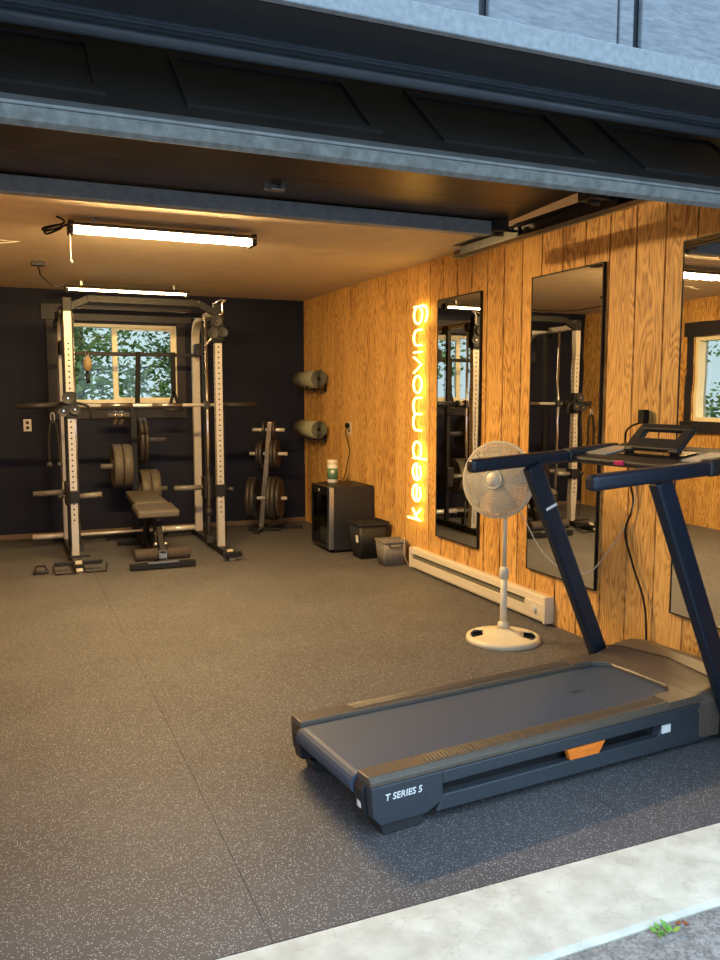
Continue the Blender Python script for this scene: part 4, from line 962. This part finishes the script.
# ------------------------------------------------------------------ bench
bc = thing('weight_bench', 'adjustable weight bench with foam rollers in the middle of rack', 'bench', (1.070, 6.50, 0))
def pad(x, y0, y1, z0, z1, tilt=0, w2=None):
    b = MB(); w2 = w2 or x
    b.loft([[Vector((-x, y0, z0)), Vector((x, y0, z0)), Vector((x, y0, z1)), Vector((-x, y0, z1))], [Vector((-w2, y1, z0 + tilt)), Vector((w2, y1, z0 + tilt)), Vector((w2, y1, z1 + tilt)), Vector((-w2, y1, z1 + tilt))]])
    return b
pad(.165, .10, .46, .385, .445, .02).build('seat_pad', 'vinylpad', bc, bevel=0.018, seg=3)
pad(.140, .485, 1.17, .415, .475, .02, .125).build('back_pad', 'vinylpad', bc, bevel=0.018, seg=3)
b = MB()
b.bar((0, -0.02, 0.10), (0, 1.16, 0.07), 0.06, 0.06); b.bar((0, 0.16, .09), (0, 0.30, .38), 0.05, 0.06, up=(0, 1, 0)); b.bar((-.07, .52, .08), (-.05, .42, .40), .03, .04, up=(0, 1, 0)); b.bar((.07, .52, .08), (.05, .42, .40), .03, .04, up=(0, 1, 0))
b.bar((0, .86, .08), (0, .62, .41), .04, .05, up=(0, 1, 0)); b.bar((0, .12, .375), (0, 1.10, .41), .05, .035); b.bar((0, -.04, .12), (0, .14, .30), .045, .045, up=(0, 1, 0))
b.build('frame', 'black', bc, bevel=0.004)
b = MB(); b.bar((-.255, -.03, .030), (.255, -.03, .030), .05, .05); b.build('front_foot', 'black', bc, bevel=0.006)
b = MB(); b.bar((-.12, -.056, .057), (.12, -.056, .057), .004, .012); b.build('foot_plate', 'steel', bc)
b = MB(); b.bar((-.21, 1.14, .030), (.21, 1.14, .030), .05, .05); b.build('rear_foot', 'black', bc, bevel=0.006)
for s in (-1, 1):
    b = MB(); b.lathe([(0.018, 0), (.045, 0), (.049, .006), (.049, .174), (.045, .18), (0.018, .18)], origin=(s * .035, -.01, .115), axis=(s, 0, 0), n=22); b.build('foam_roller', 'foam', bc)
b = MB(); b.cyl((-.2, -.01, .115), (.2, -.01, .115), 0.016, n=12); b.box(-.03, .03, -.045, .025, .085, .150); b.build('roller_axle', 'steel', bc)
b = MB(); b.cyl((-.055, .06, .18), (-.02, .06, .18), .02, n=12); b.cyl((.02, .06, .18), (.055, .06, .18), .02, n=12); b.build('adjuster_knob', 'steel', bc)

# ------------------------------------------------------------------ outdoors: trees behind the windows, weed on the driveway
def tree(loc, h, rad, z0, nleaf, leafm, size, label, seed, trunk_r=0.12, limbs=7):
    rnd = random.Random(seed)
    t = thing('tree', label, 'tree', loc, 0, 'trees outside the windows')
    b = MB(); b.tube(spline([(0, 0, 0), (rnd.uniform(-.15, .15), .05, h * .4), (rnd.uniform(-.3, .3), 0, h)], 6), trunk_r, n=8)
    clumps = []
    for k in range(limbs * 4):
        a = rnd.uniform(0, 2 * PI); z = z0 + (h - z0) * rnd.random(); rr = rad * rnd.uniform(.3, 1) * (1.1 - .6 * (z - z0) / max(.1, h - z0))
        p = Vector((rr * math.cos(a), rr * math.sin(a), z)); clumps.append(p)
        b.tube(spline([(0, 0, max(.2, z - .25 * rr)), p * .55 + Vector((0, 0, .45 * z - .02)), p], 3), trunk_r * .16, n=5)
    b.build('trunk', 'bark', t)
    b = MB()
    for k in range(nleaf):
        c = rnd.choice(clumps); q = c + Vector((rnd.gauss(0, .33), rnd.gauss(0, .33), rnd.gauss(0, .22)))
        u = Vector((rnd.uniform(-1, 1), rnd.uniform(-1, 1), rnd.uniform(-.6, .6))).normalized(); v = u.cross(Vector((rnd.uniform(-1, 1), rnd.uniform(-1, 1), rnd.uniform(-1, 1)))).normalized()
        s = size * rnd.uniform(.6, 1.3)
        vs = [b.bm.verts.new(q + u * s), b.bm.verts.new(q + v * s * .45), b.bm.verts.new(q - u * s), b.bm.verts.new(q - v * s * .45)]
        b.face(vs)
    b.build('foliage', leafm, t)
tree((0.2, 12.3, -.05), 4.6, 1.25, 1.75, 6500, 'leaf', .055, 'light green leafy tree seen through left pane of the back window', 3)
tree((3.45, 14.6, -.05), 4.6, 1.35, 1.0, 8000, 'leafdark', .055, 'dense dark green tree seen through right pane of the back window', 5)
tree((-9.0, 15.5, -.05), 5.5, 2.2, .5, 2600, 'leaf', .08, 'leafy tree outside the side window, seen only in the nearest mirror', 9)
tree((1.4, 18.5, -.05), 6.0, 2.2, 1.2, 5000, 'leaf', .085, 'farther sparse tree behind the two trees at the back window', 12)
wd = thing('weed', 'small green weed growing at edge of the concrete threshold', 'plant', (1.488, 1.505, -.008))
b = MB(); rnd = random.Random(4)
for k in range(11):
    a = rnd.uniform(0, 2 * PI); L_ = rnd.uniform(.015, .032); d = Vector((math.cos(a), math.sin(a), rnd.uniform(.2, .8))).normalized(); s_ = d.cross(Vector((0, 0, 1))).normalized()
    p = Vector((rnd.uniform(-.02, .025), rnd.uniform(-.012, .008), .004))
    vs = [p, p + d * L_ * .5 + s_ * .009, p + d * L_, p + d * L_ * .5 - s_ * .009]
    b.face([b.bm.verts.new(q) for q in vs])
b.build('leaves', 'weed', wd)
b = MB(); b.tube([(-.02, 0, .0), (0, 0, .008), (.025, 0.004, .006)], .0015, n=5); b.build('stem', 'weed', wd)
for k, (x, y, a, lb) in enumerate(((1.548, 1.518, .4, 'reddish dry leaf on driveway, nearer the green weed'), (1.566, 1.512, 1.5, 'reddish dry leaf on driveway, farther from the green weed'))):
    b = MB(); pr = [(-.014, 0), (-.004, .007), (.012, .002), (.004, -.006)]
    b.prism(pr, lambda u, v, q: (u, v, q + abs(u) * .3), 0, .0015)
    tag(b.build('dry_leaf', 'dry', loc=(x, y, -.0078), rot=(0, 0, a)), lb, 'leaf', 'dry leaves by the weed')
